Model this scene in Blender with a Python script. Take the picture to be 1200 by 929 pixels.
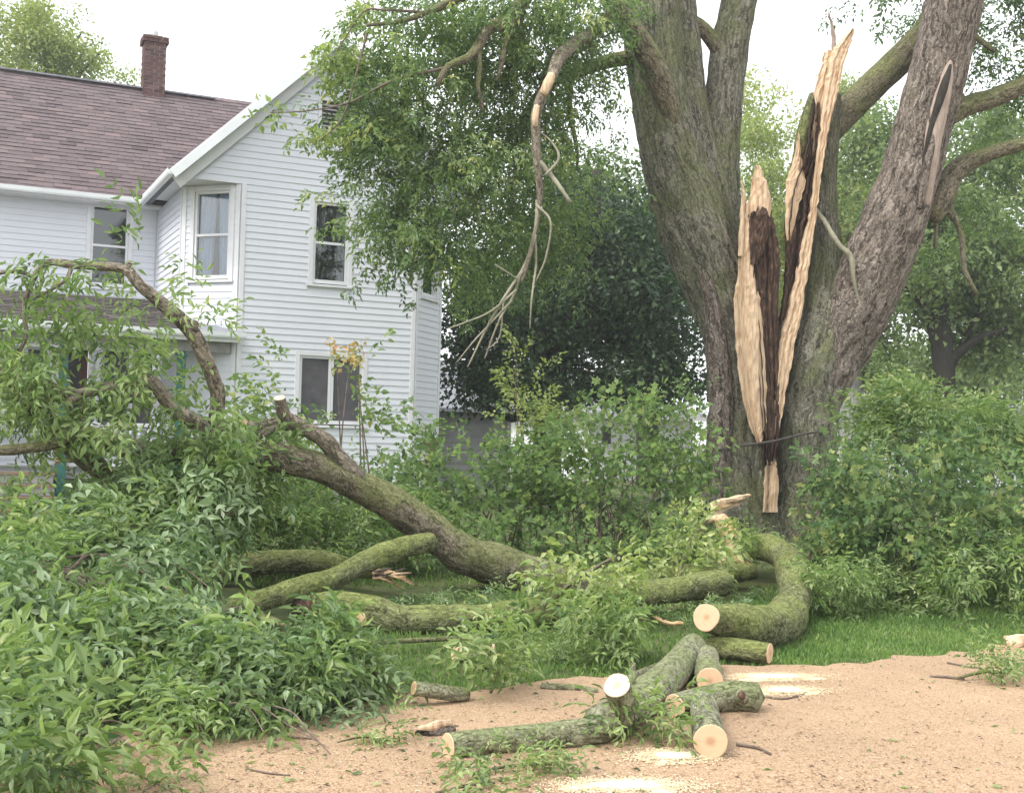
import bpy, math, random
import numpy as np
from mathutils import Vector, Matrix

for o in list(bpy.data.objects):
    bpy.data.objects.remove(o, do_unlink=True)
sc = bpy.context.scene
COL = sc.collection

# ------------------------------------------------------------------ camera
F, CX, CY = 1430.0, 600.0, 464.5          # focal length and centre in photo pixels (1200 x 929)
FREF = 1650.0                             # depths below are given for this focal length
K = F / FREF
CAMZ, PITCH, ROLL = 1.6, math.atan(50.5 / F), math.radians(1.4)
_f = np.array([0, math.cos(PITCH), math.sin(PITCH)])
_u0 = np.array([0, -math.sin(PITCH), math.cos(PITCH)])
_r0 = np.array([1.0, 0, 0])
_r = math.cos(ROLL) * _r0 + math.sin(ROLL) * _u0
_u = -math.sin(ROLL) * _r0 + math.cos(ROLL) * _u0
CAM = np.array([0, 0, CAMZ])
cd = bpy.data.cameras.new('camera')
cam = bpy.data.objects.new('camera', cd)
COL.objects.link(cam)
cd.sensor_width = 36.0
cd.lens = 36.0 * F / 1200.0
cd.clip_end = 2000
cam.matrix_world = Matrix(((_r[0], _u[0], -_f[0], 0), (_r[1], _u[1], -_f[1], 0), (_r[2], _u[2], -_f[2], CAMZ), (0, 0, 0, 1)))
sc.camera = cam

# ------------------------------------------------------------------ sky, sun, exposure (bright overcast)
SUN_EL, SUN_AZ = math.radians(52), math.radians(232)      # azimuth clockwise from +Y
sdir = np.array([math.sin(SUN_AZ) * math.cos(SUN_EL), math.cos(SUN_AZ) * math.cos(SUN_EL), math.sin(SUN_EL)])
w = bpy.data.worlds.new('World')
sc.world = w
w.use_nodes = True
nt = w.node_tree
for n in list(nt.nodes):
    nt.nodes.remove(n)
wo = nt.nodes.new('ShaderNodeOutputWorld')
bg = nt.nodes.new('ShaderNodeBackground')
sky = nt.nodes.new('ShaderNodeTexSky')
sky.sky_type = 'NISHITA'
sky.sun_disc = False
sky.sun_elevation = SUN_EL
sky.sun_rotation = SUN_AZ
sky.air_density = 1.0
sky.dust_density = 6.0
mixw = nt.nodes.new('ShaderNodeMixRGB')
mixw.inputs[0].default_value = 0.8                        # cloud deck over the blue sky
mixw.inputs[2].default_value = (9.0, 9.15, 9.3, 1)
nt.links.new(sky.outputs[0], mixw.inputs[1])
nt.links.new(mixw.outputs[0], bg.inputs[0])
bg.inputs[1].default_value = 0.115
nt.links.new(bg.outputs[0], wo.inputs[0])
sl = bpy.data.lights.new('sun', 'SUN')
sl.energy = 1.6
sl.angle = math.radians(24)
sl.color = (1.0, 0.96, 0.90)
so = bpy.data.objects.new('sun', sl)
COL.objects.link(so)
so.rotation_euler = Vector(sdir).to_track_quat('Z', 'Y').to_euler()
so.location = (-8, -6, 20)
sc.view_settings.view_transform = 'Standard'
sc.view_settings.look = 'None'
sc.view_settings.gamma = 1.0
sc.view_settings.exposure = 1.08
sc.cycles.max_bounces = 7
sc.cycles.transparent_max_bounces = 12
sc.cycles.use_denoising = True

# ------------------------------------------------------------------ pixel helpers
def ray(px, py):
    return _f + (px - CX) / F * _r - (py - CY) / F * _u

def P(px, py, depth):
    return CAM + ray(px, py) * depth * K

def on_z(px, py, z):
    d = ray(px, py)
    return CAM + d * ((z - CAMZ) / d[2])

def rest_depth(px, py, hw, zg=0.0):
    """depth at which something of half width hw pixels rests on ground of height zg"""
    return (CAMZ - zg) / (-ray(px, py)[2] + hw / F) / K

# street frame: D runs along the street and the house front, N away from the street
D = np.array([3000.0, F]); D /= np.linalg.norm(D)
N = np.array([-D[1], D[0]])
EDGE = on_z(640, 795, 0)[:2]

def street_s(x, y):
    return (x - EDGE[0]) * N[0] + (y - EDGE[1]) * N[1]

def sm(a, b, x):
    t = np.clip((x - a) / (b - a), 0, 1)
    return t * t * (3 - 2 * t)

def ground_z(x, y):
    s = street_s(x, y)
    x = np.asarray(x, float); y = np.asarray(y, float)
    b = 0.02 * np.sin(x * 1.3 + 2 * np.sin(y * .7)) * np.sin(y * 1.1 + .5) + 0.012 * np.sin(3.1 * x + 1.7 * y)
    return -0.05 + 0.27 * sm(-0.4, 5.0, s) + b * sm(0.3, 3, s)

def on_lawn(px, py):
    z = 0.2
    for _ in range(6):
        p = on_z(px, py, z)
        z = float(max(0, ground_z(p[0], p[1])))
    return p

# ------------------------------------------------------------------ objects
def link(name, data, parent=None, world=None):
    o = bpy.data.objects.new(name, data)
    COL.objects.link(o)
    if parent is not None:
        o.parent = parent
        o.matrix_parent_inverse = Matrix.Translation(-Vector(origin_of(parent)))
    if world is not None:
        o.matrix_basis = world
    return o

def origin_of(o):
    return o.location if o.type == 'EMPTY' else Vector((0, 0, 0))

def tag(o, label, cat, group=None):
    o['label'] = label
    o['category'] = cat
    if group:
        o['group'] = group
    return o

def thing(name, label, cat, loc, group=None):
    o = bpy.data.objects.new(name, None)
    COL.objects.link(o)
    o.empty_display_size = .2
    o.location = Vector([float(c) for c in loc])
    return tag(o, label, cat, group)

def mesh(V, Fs, mat, tint=None, uv=None, smooth=False, name='mesh'):
    """V (n,3); Fs list of (m,k) int arrays; tint per face; uv per loop"""
    if not isinstance(Fs, list):
        Fs = [Fs]
    Fs = [np.asarray(f, np.int32) for f in Fs if len(f)]
    me = bpy.data.meshes.new(name)
    V = np.asarray(V, np.float32)
    me.vertices.add(len(V))
    me.vertices.foreach_set('co', V.ravel())
    loops = np.concatenate([f.ravel() for f in Fs])
    tot = np.concatenate([np.full(len(f), f.shape[1], np.int32) for f in Fs])
    st = np.concatenate([[0], np.cumsum(tot)[:-1]]).astype(np.int32)
    me.loops.add(len(loops))
    me.loops.foreach_set('vertex_index', loops)
    me.polygons.add(len(tot))
    me.polygons.foreach_set('loop_start', st)
    me.polygons.foreach_set('loop_total', tot)
    me.polygons.foreach_set('use_smooth', np.full(len(tot), bool(smooth)))
    me.update(calc_edges=True)
    if uv is not None:
        l = me.uv_layers.new(name='UVMap')
        l.data.foreach_set('uv', np.asarray(uv, np.float32).ravel())
    if tint is not None:
        a = me.attributes.new('tint', 'FLOAT', 'FACE')
        a.data.foreach_set('value', np.asarray(tint, np.float32))
    me.materials.append(mat)
    me.validate()
    return me

class MB:
    """collects boxes and quads"""
    def __init__(s):
        s.V = []; s.Q = []; s.n = 0; s.t = []
    def hexa(s, p, t=0.5):
        p = [np.asarray(q, float) for q in p]
        s.V += p
        b = s.n
        s.Q += [(b, b + 3, b + 2, b + 1), (b + 4, b + 5, b + 6, b + 7), (b, b + 1, b + 5, b + 4), (b + 1, b + 2, b + 6, b + 5), (b + 2, b + 3, b + 7, b + 6), (b + 3, b, b + 4, b + 7)]
        s.n += 8
        s.t += [t] * 6
        return s
    def box(s, fr, u0, u1, o0, o1, z0, z1, t=0.5):
        return s.hexa([fr(u0, o0, z0), fr(u1, o0, z0), fr(u1, o1, z0), fr(u0, o1, z0), fr(u0, o0, z1), fr(u1, o0, z1), fr(u1, o1, z1), fr(u0, o1, z1)], t)
    def bar(s, a, b, w_, h_, up=(0, 0, 1)):
        a = np.asarray(a, float); b = np.asarray(b, float)
        d = (b - a) / np.linalg.norm(b - a)
        x = np.cross(d, up); x /= np.linalg.norm(x)
        y = np.cross(x, d)
        x = x * w_ / 2; y = y * h_ / 2
        return s.hexa([a - x - y, a + x - y, a + x + y, a - x + y, b - x - y, b + x - y, b + x + y, b - x + y])
    def quad(s, a, b, c, d, t=.5):
        s.V += [np.asarray(q, float) for q in (a, b, c, d)]
        s.Q.append((s.n, s.n + 1, s.n + 2, s.n + 3)); s.n += 4; s.t.append(t)
        return s
    def mesh(s, mat, smooth=False, tint=False):
        return mesh(np.array(s.V), np.array(s.Q), mat, smooth=smooth, tint=s.t if tint else None)
    def build(s, name, mat, parent=None, bevel=0):
        o = link(name, s.mesh(mat), parent)
        if bevel:
            m = o.modifiers.new('bevel', 'BEVEL'); m.width = bevel; m.segments = 1
        return o

# ------------------------------------------------------------------ materials
def mat_new(name):
    m = bpy.data.materials.new(name)
    m.use_nodes = True
    t = m.node_tree
    return m, t, t.nodes['Principled BSDF'], t.nodes['Material Output']

def N_(t, kind, **kw):
    n = t.nodes.new(kind)
    for k, v in kw.items():
        setattr(n, k, v)
    return n

def ramp(t, stops):
    r = t.nodes.new('ShaderNodeValToRGB')
    e = r.color_ramp.elements
    while len(e) < len(stops):
        e.new(0.5)
    for el, (p, c) in zip(e, stops):
        el.position = p
        el.color = (*c, 1)
    return r

def noise_node(t, scale, detail=4, rough=.55, vec=None, dist=0):
    n = N_(t, 'ShaderNodeTexNoise')
    n.inputs['Scale'].default_value = scale
    n.inputs['Detail'].default_value = detail
    n.inputs['Roughness'].default_value = rough
    n.inputs['Distortion'].default_value = dist
    if vec is not None:
        t.links.new(vec, n.inputs['Vector'])
    return n

def bump(t, bsdf, h, dist=.01, strength=1.0):
    b = N_(t, 'ShaderNodeBump')
    b.inputs['Distance'].default_value = dist
    b.inputs['Strength'].default_value = strength
    t.links.new(h, b.inputs['Height'])
    t.links.new(b.outputs[0], bsdf.inputs['Normal'])

def plain(name, c1, c2, scale=6, rough=.6, bdist=0.0, stretch=None, c3=None):
    m, t, b, _ = mat_new(name)
    tc = N_(t, 'ShaderNodeTexCoord')
    vec = tc.outputs['Object']
    if stretch:
        mp = N_(t, 'ShaderNodeMapping')
        mp.inputs['Scale'].default_value = stretch
        t.links.new(vec, mp.inputs['Vector'])
        vec = mp.outputs[0]
    n = noise_node(t, scale, 6, .62, vec)
    st = [(.32, c1), (.68, c2)] if c3 is None else [(.28, c1), (.52, c2), (.75, c3)]
    r = ramp(t, st)
    t.links.new(n.outputs['Fac'], r.inputs[0])
    t.links.new(r.outputs[0], b.inputs['Base Color'])
    b.inputs['Roughness'].default_value = rough
    b.inputs['Specular IOR Level'].default_value = .3
    if bdist:
        bump(t, b, n.outputs['Fac'], bdist)
    return m

def leaf_mat(name, stops, trans=.32, jitter=.25, rough=.45):
    m, t, b, out = mat_new(name)
    at = N_(t, 'ShaderNodeAttribute', attribute_name='tint')
    oi = N_(t, 'ShaderNodeObjectInfo')
    ad = N_(t, 'ShaderNodeMath', operation='MULTIPLY_ADD')
    t.links.new(oi.outputs['Random'], ad.inputs[0])
    ad.inputs[1].default_value = jitter
    t.links.new(at.outputs['Fac'], ad.inputs[2])
    sb = N_(t, 'ShaderNodeMath', operation='SUBTRACT')
    t.links.new(ad.outputs[0], sb.inputs[0])
    sb.inputs[1].default_value = jitter / 2
    r = ramp(t, stops)
    t.links.new(sb.outputs[0], r.inputs[0])
    # the pale underside of the leaves
    ge = N_(t, 'ShaderNodeNewGeometry')
    hs = N_(t, 'ShaderNodeHueSaturation')
    hs.inputs['Saturation'].default_value = .78
    hs.inputs['Value'].default_value = 1.12
    t.links.new(r.outputs[0], hs.inputs['Color'])
    mx = N_(t, 'ShaderNodeMixRGB')
    t.links.new(ge.outputs['Backfacing'], mx.inputs[0])
    t.links.new(r.outputs[0], mx.inputs[1])
    t.links.new(hs.outputs[0], mx.inputs[2])
    t.links.new(mx.outputs[0], b.inputs['Base Color'])
    b.inputs['Roughness'].default_value = rough
    b.inputs['Specular IOR Level'].default_value = .32
    tr = N_(t, 'ShaderNodeBsdfTranslucent')
    h2 = N_(t, 'ShaderNodeHueSaturation')
    h2.inputs['Value'].default_value = 1.5
    h2.inputs['Hue'].default_value = .495
    t.links.new(r.outputs[0], h2.inputs['Color'])
    t.links.new(h2.outputs[0], tr.inputs[0])
    ms = N_(t, 'ShaderNodeMixShader')
    ms.inputs[0].default_value = trans
    t.links.new(b.outputs[0], ms.inputs[1])
    t.links.new(tr.outputs[0], ms.inputs[2])
    t.links.new(ms.outputs[0], out.inputs['Surface'])
    return m

def bark_mat(name, deep, mid, high, moss, moss_amt, su=9, sv=2.2, bdist=.03, lichen=0.12, wobble=2.6):
    m, t, b, _ = mat_new(name)
    uv = N_(t, 'ShaderNodeUVMap')
    mp = N_(t, 'ShaderNodeMapping')
    mp.inputs['Scale'].default_value = (su, sv, 1)
    t.links.new(uv.outputs[0], mp.inputs['Vector'])
    tc = N_(t, 'ShaderNodeTexCoord')
    wob = noise_node(t, 7, 5, .6, tc.outputs['Object'])
    wm = N_(t, 'ShaderNodeVectorMath', operation='SCALE')
    wm.inputs['Scale'].default_value = wobble
    t.links.new(wob.outputs['Color'], wm.inputs[0])
    add = N_(t, 'ShaderNodeMixRGB', blend_type='ADD')
    add.inputs[0].default_value = 1.0
    t.links.new(mp.outputs[0], add.inputs[1])
    t.links.new(wm.outputs[0], add.inputs[2])
    vo = N_(t, 'ShaderNodeTexVoronoi', feature='DISTANCE_TO_EDGE')
    vo.inputs['Scale'].default_value = 1.6
    vo.inputs['Randomness'].default_value = 1.0
    t.links.new(add.outputs[0], vo.inputs['Vector'])
    nz = noise_node(t, 1.3, 8, .62, add.outputs[0], .6)
    hm = N_(t, 'ShaderNodeMath', operation='MULTIPLY_ADD')
    vr = N_(t, 'ShaderNodeMapRange')
    vr.inputs['From Max'].default_value = .28
    t.links.new(vo.outputs['Distance'], vr.inputs['Value'])
    t.links.new(vr.outputs[0], hm.inputs[0])
    hm.inputs[1].default_value = .15
    t.links.new(nz.outputs['Fac'], hm.inputs[2])
    r = ramp(t, [(.30, deep), (.52, mid), (.76, high)])
    t.links.new(hm.outputs[0], r.inputs[0])
    mn = noise_node(t, 1.5, 6, .65, tc.outputs['Object'])
    ge = N_(t, 'ShaderNodeNewGeometry')
    sx = N_(t, 'ShaderNodeSeparateXYZ')
    t.links.new(ge.outputs['True Normal'], sx.inputs[0])
    ma = N_(t, 'ShaderNodeMath', operation='MULTIPLY_ADD')
    t.links.new(sx.outputs['Z'], ma.inputs[0])
    ma.inputs[1].default_value = .13
    t.links.new(mn.outputs['Fac'], ma.inputs[2])
    mr = ramp(t, [(.62 - moss_amt, (0, 0, 0)), (.78 - moss_amt, (1, 1, 1))])
    t.links.new(ma.outputs[0], mr.inputs[0])
    mf = N_(t, 'ShaderNodeMath', operation='MULTIPLY')
    t.links.new(mr.outputs[0], mf.inputs[0])
    mf.inputs[1].default_value = .72
    mv = noise_node(t, 30, 4, .6, tc.outputs['Object'])
    mcol = ramp(t, [(.3, tuple(c * .55 for c in moss)), (.7, tuple(c * 1.3 for c in moss))])
    t.links.new(mv.outputs['Fac'], mcol.inputs[0])
    mx = N_(t, 'ShaderNodeMixRGB')
    t.links.new(mf.outputs[0], mx.inputs[0])
    t.links.new(r.outputs[0], mx.inputs[1])
    t.links.new(mcol.outputs[0], mx.inputs[2])
    cav = ramp(t, [(.34, (.42, .42, .42)), (.58, (1.0, 1.0, 1.0)), (.8, (1.25, 1.25, 1.22))])  # cavity darkening painted into bark and moss colour, ridges lightened
    t.links.new(hm.outputs[0], cav.inputs[0])
    mc = N_(t, 'ShaderNodeMixRGB', blend_type='MULTIPLY'); mc.inputs[0].default_value = 1
    t.links.new(mx.outputs[0], mc.inputs[1]); t.links.new(cav.outputs[0], mc.inputs[2])
    mx = mc
    # pale lichen blots
    ln = noise_node(t, 7, 3, .5, tc.outputs['Object'])
    lr = ramp(t, [(.70, (0, 0, 0)), (.76, (lichen * 4,) * 3)])
    t.links.new(ln.outputs['Fac'], lr.inputs[0])
    m2 = N_(t, 'ShaderNodeMixRGB')
    t.links.new(lr.outputs[0], m2.inputs[0])
    t.links.new(mx.outputs[0], m2.inputs[1])
    m2.inputs[2].default_value = (.30, .34, .30, 1)
    t.links.new(m2.outputs[0], b.inputs['Base Color'])
    b.inputs['Roughness'].default_value = .9
    b.inputs['Specular IOR Level'].default_value = .15
    bump(t, b, hm.outputs[0], bdist)
    return m

def cut_mat(name, pale, dark, heart):
    """sawn log end: UV holds the offset from the pith in metres"""
    m, t, b, _ = mat_new(name)
    uv = N_(t, 'ShaderNodeUVMap')
    tc = N_(t, 'ShaderNodeTexCoord')
    nz = noise_node(t, 9, 3, .5, tc.outputs['Object'])
    ln = N_(t, 'ShaderNodeVectorMath', operation='LENGTH')
    t.links.new(uv.outputs[0], ln.inputs[0])
    ad = N_(t, 'ShaderNodeMath', operation='MULTIPLY_ADD')
    t.links.new(nz.outputs['Fac'], ad.inputs[0])
    ad.inputs[1].default_value = .03
    t.links.new(ln.outputs['Value'], ad.inputs[2])
    sn = N_(t, 'ShaderNodeMath', operation='MULTIPLY')
    t.links.new(ad.outputs[0], sn.inputs[0]); sn.inputs[1].default_value = 700
    si = N_(t, 'ShaderNodeMath', operation='SINE')
    t.links.new(sn.outputs[0], si.inputs[0])
    rr = ramp(t, [(0, dark), (.6, pale)])
    mr = N_(t, 'ShaderNodeMapRange')
    mr.inputs['From Min'].default_value = -1.6
    t.links.new(si.outputs[0], mr.inputs['Value'])
    n2 = noise_node(t, 25, 5, .6, tc.outputs['Object'])
    ml = N_(t, 'ShaderNodeMath', operation='MULTIPLY')
    t.links.new(mr.outputs[0], ml.inputs[0]); t.links.new(n2.outputs['Fac'], ml.inputs[1])
    ml2 = N_(t, 'ShaderNodeMath', operation='MULTIPLY'); ml2.inputs[1].default_value = 1.7
    t.links.new(ml.outputs[0], ml2.inputs[0])
    t.links.new(ml2.outputs[0], rr.inputs[0])
    hr = ramp(t, [(.022, (1, 1, 1)), (.05, (0, 0, 0))])
    t.links.new(ad.outputs[0], hr.inputs[0])
    mx = N_(t, 'ShaderNodeMixRGB')
    t.links.new(hr.outputs[0], mx.inputs[0])
    t.links.new(rr.outputs[0], mx.inputs[1])
    mx.inputs[2].default_value = (*heart, 1)
    t.links.new(mx.outputs[0], b.inputs['Base Color'])
    b.inputs['Roughness'].default_value = .8
    bump(t, b, n2.outputs['Fac'], .004)
    return m

M = {}
M['siding'] = plain('siding', (.60, .625, .68), (.68, .71, .765), 1.3, .45, stretch=(1, 1, .35))
M['trim'] = plain('trim', (.62, .635, .66), (.71, .72, .75), 3, .4)
M['gutter'] = plain('gutter', (.70, .74, .76), (.80, .83, .85), 2, .3)
M['green_paint'] = plain('green_paint', (.03, .115, .10), (.05, .17, .145), 6, .5)
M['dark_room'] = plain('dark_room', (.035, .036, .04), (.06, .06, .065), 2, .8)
M['curtain_blue'] = plain('curtain_blue', (.42, .5, .66), (.62, .70, .82), 5, .8, stretch=(6, 6, .6))
M['curtain_grey'] = plain('curtain_grey', (.20, .19, .19), (.34, .33, .32), 5, .85, stretch=(6, 6, .6))
M['screen'] = plain('screen', (.07, .07, .08), (.11, .105, .115), 5, .7)
M['door'] = plain('door', (.06, .03, .025), (.1, .045, .035), 4, .4)
M['porch_wood'] = plain('porch_wood', (.16, .11, .075), (.28, .20, .14), 5, .7, stretch=(1, 1, 4))
M['porch_grey'] = plain('porch_grey', (.22, .22, .22), (.34, .34, .33), 5, .7)
M['foundation'] = plain('foundation', (.25, .25, .25), (.4, .4, .39), 8, .9, .01)
M['clay'] = plain('clay', (.13, .065, .05), (.2, .1, .08), 8, .7)
M['rope'] = plain('rope', (.05, .045, .04), (.10, .09, .08), 30, .8)
M['grey_roof'] = plain('grey_roof', (.18, .19, .21), (.27, .28, .31), 9, .8)
M['grey_siding'] = plain('grey_siding', (.17, .17, .175), (.24, .24, .245), 2, .6)
M['white_far'] = plain('white_far', (.66, .67, .69), (.78, .79, .8), 2, .5)
M['red_far'] = plain('red_far', (.42, .14, .09), (.55, .2, .14), 4, .6)
M['blue_plastic'] = plain('blue_plastic', (.02, .06, .35), (.03, .1, .5), 4, .4)
M['metal'] = plain('metal', (.4, .4, .42), (.55, .55, .57), 8, .35)
M['wood_fresh'] = plain('wood_fresh', (.36, .23, .14), (.62, .46, .31), 6, .85, .012, stretch=(5, 5, .7), c3=(.74, .60, .43))
M['wood_bare'] = plain('wood_bare', (.30, .23, .19), (.46, .38, .33), 5, .8, .012, stretch=(5, 5, .6))
M['wood_rot'] = plain('wood_rot', (.02, .012, .009), (.075, .045, .032), 11, .95, .04, stretch=(2.2, 2.2, .7), c3=(.27, .165, .10))
M['wood_lying'] = plain('wood_lying', (.40, .24, .12), (.74, .55, .34), 9, .8, .01)
M['bark_big'] = bark_mat('bark_big', (.05, .048, .037), (.175, .17, .128), (.33, .32, .26), (.175, .195, .085), .17, 17, 2.6, .07)
M['bark_brown'] = bark_mat('bark_brown', (.04, .032, .028), (.17, .14, .115), (.38, .33, .29), (.12, .13, .06), -.02, 15, 2.8, .07)
M['bark_moss'] = bark_mat('bark_moss', (.045, .045, .025), (.12, .13, .06), (.25, .26, .15), (.235, .275, .085), .20, 22, 8, .03, .12, 3.5)
M['bark_limb'] = bark_mat('bark_limb', (.045, .038, .028), (.14, .122, .085), (.27, .24, .18), (.18, .205, .075), .17, 22, 7, .025, .12, 3.5)
M['bark_arch'] = bark_mat('bark_arch', (.05, .042, .034), (.17, .145, .11), (.31, .27, .22), (.15, .16, .08), -.03, 22, 7, .02, .12, 3.5)
M['bark_log'] = bark_mat('bark_log', (.07, .068, .045), (.215, .215, .14), (.38, .385, .28), (.22, .255, .11), .11, 24, 8, .025, .2, 3.5)
M['bark_twig'] = plain('bark_twig', (.09, .065, .05), (.2, .16, .13), 20, .85)
M['bark_dark'] = plain('bark_dark', (.02, .018, .015), (.05, .046, .038), 6, .9, .02, stretch=(4, 4, .8))
M['twig_pale'] = plain('twig_pale', (.2, .19, .14), (.34, .32, .24), 14, .85)
M['cut'] = cut_mat('cut', (.64, .45, .29), (.48, .31, .185), (.42, .26, .15))
M['cut_white'] = cut_mat('cut_white', (.70, .59, .44), (.58, .46, .31), (.52, .38, .25))
M['leaf_ash'] = leaf_mat('leaf_ash', [(0, (.035, .080, .024)), (.4, (.135, .225, .055)), (.75, (.24, .345, .095)), (1, (.40, .46, .20))], .38, .38)
M['leaf_maple'] = leaf_mat('leaf_maple', [(0, (.032, .074, .024)), (.5, (.115, .20, .055)), (.9, (.215, .31, .085)), (1, (.36, .40, .11))], .42)
M['leaf_yellow'] = leaf_mat('leaf_yellow', [(0, (.12, .20, .04)), (.5, (.27, .36, .09)), (1, (.48, .50, .17))], .38)
M['leaf_orange'] = leaf_mat('leaf_orange', [(0, (.18, .22, .05)), (.5, (.40, .30, .08)), (1, (.50, .25, .09))], .35)
M['leaf_shrub'] = leaf_mat('leaf_shrub', [(0, (.038, .085, .026)), (.5, (.125, .215, .055)), (.85, (.22, .315, .085)), (1, (.36, .40, .13))], .38)
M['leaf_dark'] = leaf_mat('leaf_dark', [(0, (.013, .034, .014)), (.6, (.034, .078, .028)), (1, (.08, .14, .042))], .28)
M['leaf_far'] = leaf_mat('leaf_far', [(0, (.07, .12, .042)), (.5, (.165, .25, .075)), (1, (.28, .35, .105))], .45)
M['leaf_light'] = leaf_mat('leaf_light', [(0, (.12, .175, .04)), (.5, (.25, .33, .08)), (1, (.42, .44, .13))], .45)
M['leaf_silver'] = leaf_mat('leaf_silver', [(0, (.05, .105, .04)), (.5, (.15, .245, .09)), (.85, (.24, .34, .16)), (1, (.38, .46, .29))], .32, .3, .5)
M['leaf_deep'] = leaf_mat('leaf_deep', [(0, (.022, .058, .022)), (.5, (.078, .15, .046)), (.85, (.15, .235, .07)), (1, (.30, .35, .11))], .36)
M['grass'] = leaf_mat('grass', [(0, (.07, .15, .03)), (.5, (.135, .25, .05)), (1, (.24, .34, .09))], .3)

def tint_mat(name, stops, rough=.85, nscale=40, amt=.3, bdist=.004):
    m, t, b, _ = mat_new(name)
    at = N_(t, 'ShaderNodeAttribute', attribute_name='tint')
    tc = N_(t, 'ShaderNodeTexCoord')
    nz = noise_node(t, nscale, 4, .6, tc.outputs['Object'])
    ad = N_(t, 'ShaderNodeMath', operation='MULTIPLY_ADD')
    t.links.new(nz.outputs['Fac'], ad.inputs[0]); ad.inputs[1].default_value = amt
    t.links.new(at.outputs['Fac'], ad.inputs[2])
    sb = N_(t, 'ShaderNodeMath', operation='SUBTRACT'); sb.inputs[1].default_value = amt / 2
    t.links.new(ad.outputs[0], sb.inputs[0])
    r = ramp(t, stops)
    t.links.new(sb.outputs[0], r.inputs[0])
    t.links.new(r.outputs[0], b.inputs['Base Color'])
    b.inputs['Roughness'].default_value = rough
    b.inputs['Specular IOR Level'].default_value = .2
    bump(t, b, nz.outputs['Fac'], bdist)
    return m
M['shingle'] = tint_mat('shingle', [(0, (.075, .06, .064)), (.4, (.125, .10, .106)), (.7, (.155, .123, .128)), (1, (.205, .15, .15))], .9, 14, .3)
M['shingle_dark'] = tint_mat('shingle_dark', [(0, (.05, .047, .046)), (.5, (.095, .085, .08)), (1, (.15, .135, .125))], .9, 14, .3)
M['brick'] = tint_mat('brick', [(0, (.065, .038, .036)), (.5, (.11, .06, .055)), (1, (.17, .105, .095))], .85, 20, .4)
M['chip'] = tint_mat('chip', [(0, (.14, .095, .06)), (.3, (.34, .235, .15)), (.7, (.46, .33, .22)), (1, (.56, .44, .32))], .9, 20, .2)
M['dust'] = tint_mat('dust', [(0, (.62, .49, .31)), (.5, (.72, .61, .42)), (1, (.78, .69, .52))], .9, 30, .5)

def glass_mat():
    m, t, b, out = mat_new('glass')
    t.nodes.remove(b)
    fr = N_(t, 'ShaderNodeFresnel'); fr.inputs[0].default_value = 1.5
    ad = N_(t, 'ShaderNodeMath', operation='ADD'); ad.inputs[1].default_value = .04
    t.links.new(fr.outputs[0], ad.inputs[0])
    tr = N_(t, 'ShaderNodeBsdfTransparent'); tr.inputs[0].default_value = (.82, .86, .88, 1)
    gl = N_(t, 'ShaderNodeBsdfGlossy'); gl.inputs['Roughness'].default_value = .03
    ms = N_(t, 'ShaderNodeMixShader')
    t.links.new(ad.outputs[0], ms.inputs[0]); t.links.new(tr.outputs[0], ms.inputs[1]); t.links.new(gl.outputs[0], ms.inputs[2])
    t.links.new(ms.outputs[0], out.inputs['Surface'])
    return m
M['glass'] = glass_mat()

def road_mat():
    m, t, b, _ = mat_new('gravel_road')
    tc = N_(t, 'ShaderNodeTexCoord')
    v = tc.outputs['Object']
    vo = N_(t, 'ShaderNodeTexVoronoi'); vo.inputs['Scale'].default_value = 120
    t.links.new(v, vo.inputs['Vector'])
    r = ramp(t, [(.05, (.35, .24, .155)), (.4, (.435, .305, .20)), (.7, (.47, .335, .225)), (.97, (.53, .40, .285))])
    sp = N_(t, 'ShaderNodeSeparateColor')
    t.links.new(vo.outputs['Color'], sp.inputs[0])
    t.links.new(sp.outputs[0], r.inputs[0])
    big = noise_node(t, .9, 5, .6, v)
    br = ramp(t, [(.3, (.86, .85, .83)), (.7, (1.08, 1.07, 1.05))])
    t.links.new(big.outputs['Fac'], br.inputs[0])
    mu = N_(t, 'ShaderNodeMixRGB', blend_type='MULTIPLY'); mu.inputs[0].default_value = 1
    t.links.new(r.outputs[0], mu.inputs[1]); t.links.new(br.outputs[0], mu.inputs[2])
    # dark bits of bark and soil trodden in
    dk = noise_node(t, 26, 5, .7, v)
    dr = ramp(t, [(.66, (0, 0, 0)), (.74, (.6, .6, .6))])
    t.links.new(dk.outputs['Fac'], dr.inputs[0])
    mx = N_(t, 'ShaderNodeMixRGB')
    t.links.new(dr.outputs[0], mx.inputs[0]); t.links.new(mu.outputs[0], mx.inputs[1])
    mx.inputs[2].default_value = (.26, .17, .11, 1)
    t.links.new(mx.outputs[0], b.inputs['Base Color'])
    b.inputs['Roughness'].default_value = .95
    b.inputs['Specular IOR Level'].default_value = .1
    mm = N_(t, 'ShaderNodeMath', operation='SUBTRACT')
    t.links.new(dk.outputs['Fac'], mm.inputs[0]); t.links.new(vo.outputs['Distance'], mm.inputs[1])
    bump(t, b, mm.outputs[0], .008)
    return m
M['road'] = road_mat()
M['soil'] = plain('soil', (.04, .055, .022), (.085, .11, .035), 5, .95, .04, c3=(.15, .115, .07))

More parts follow.
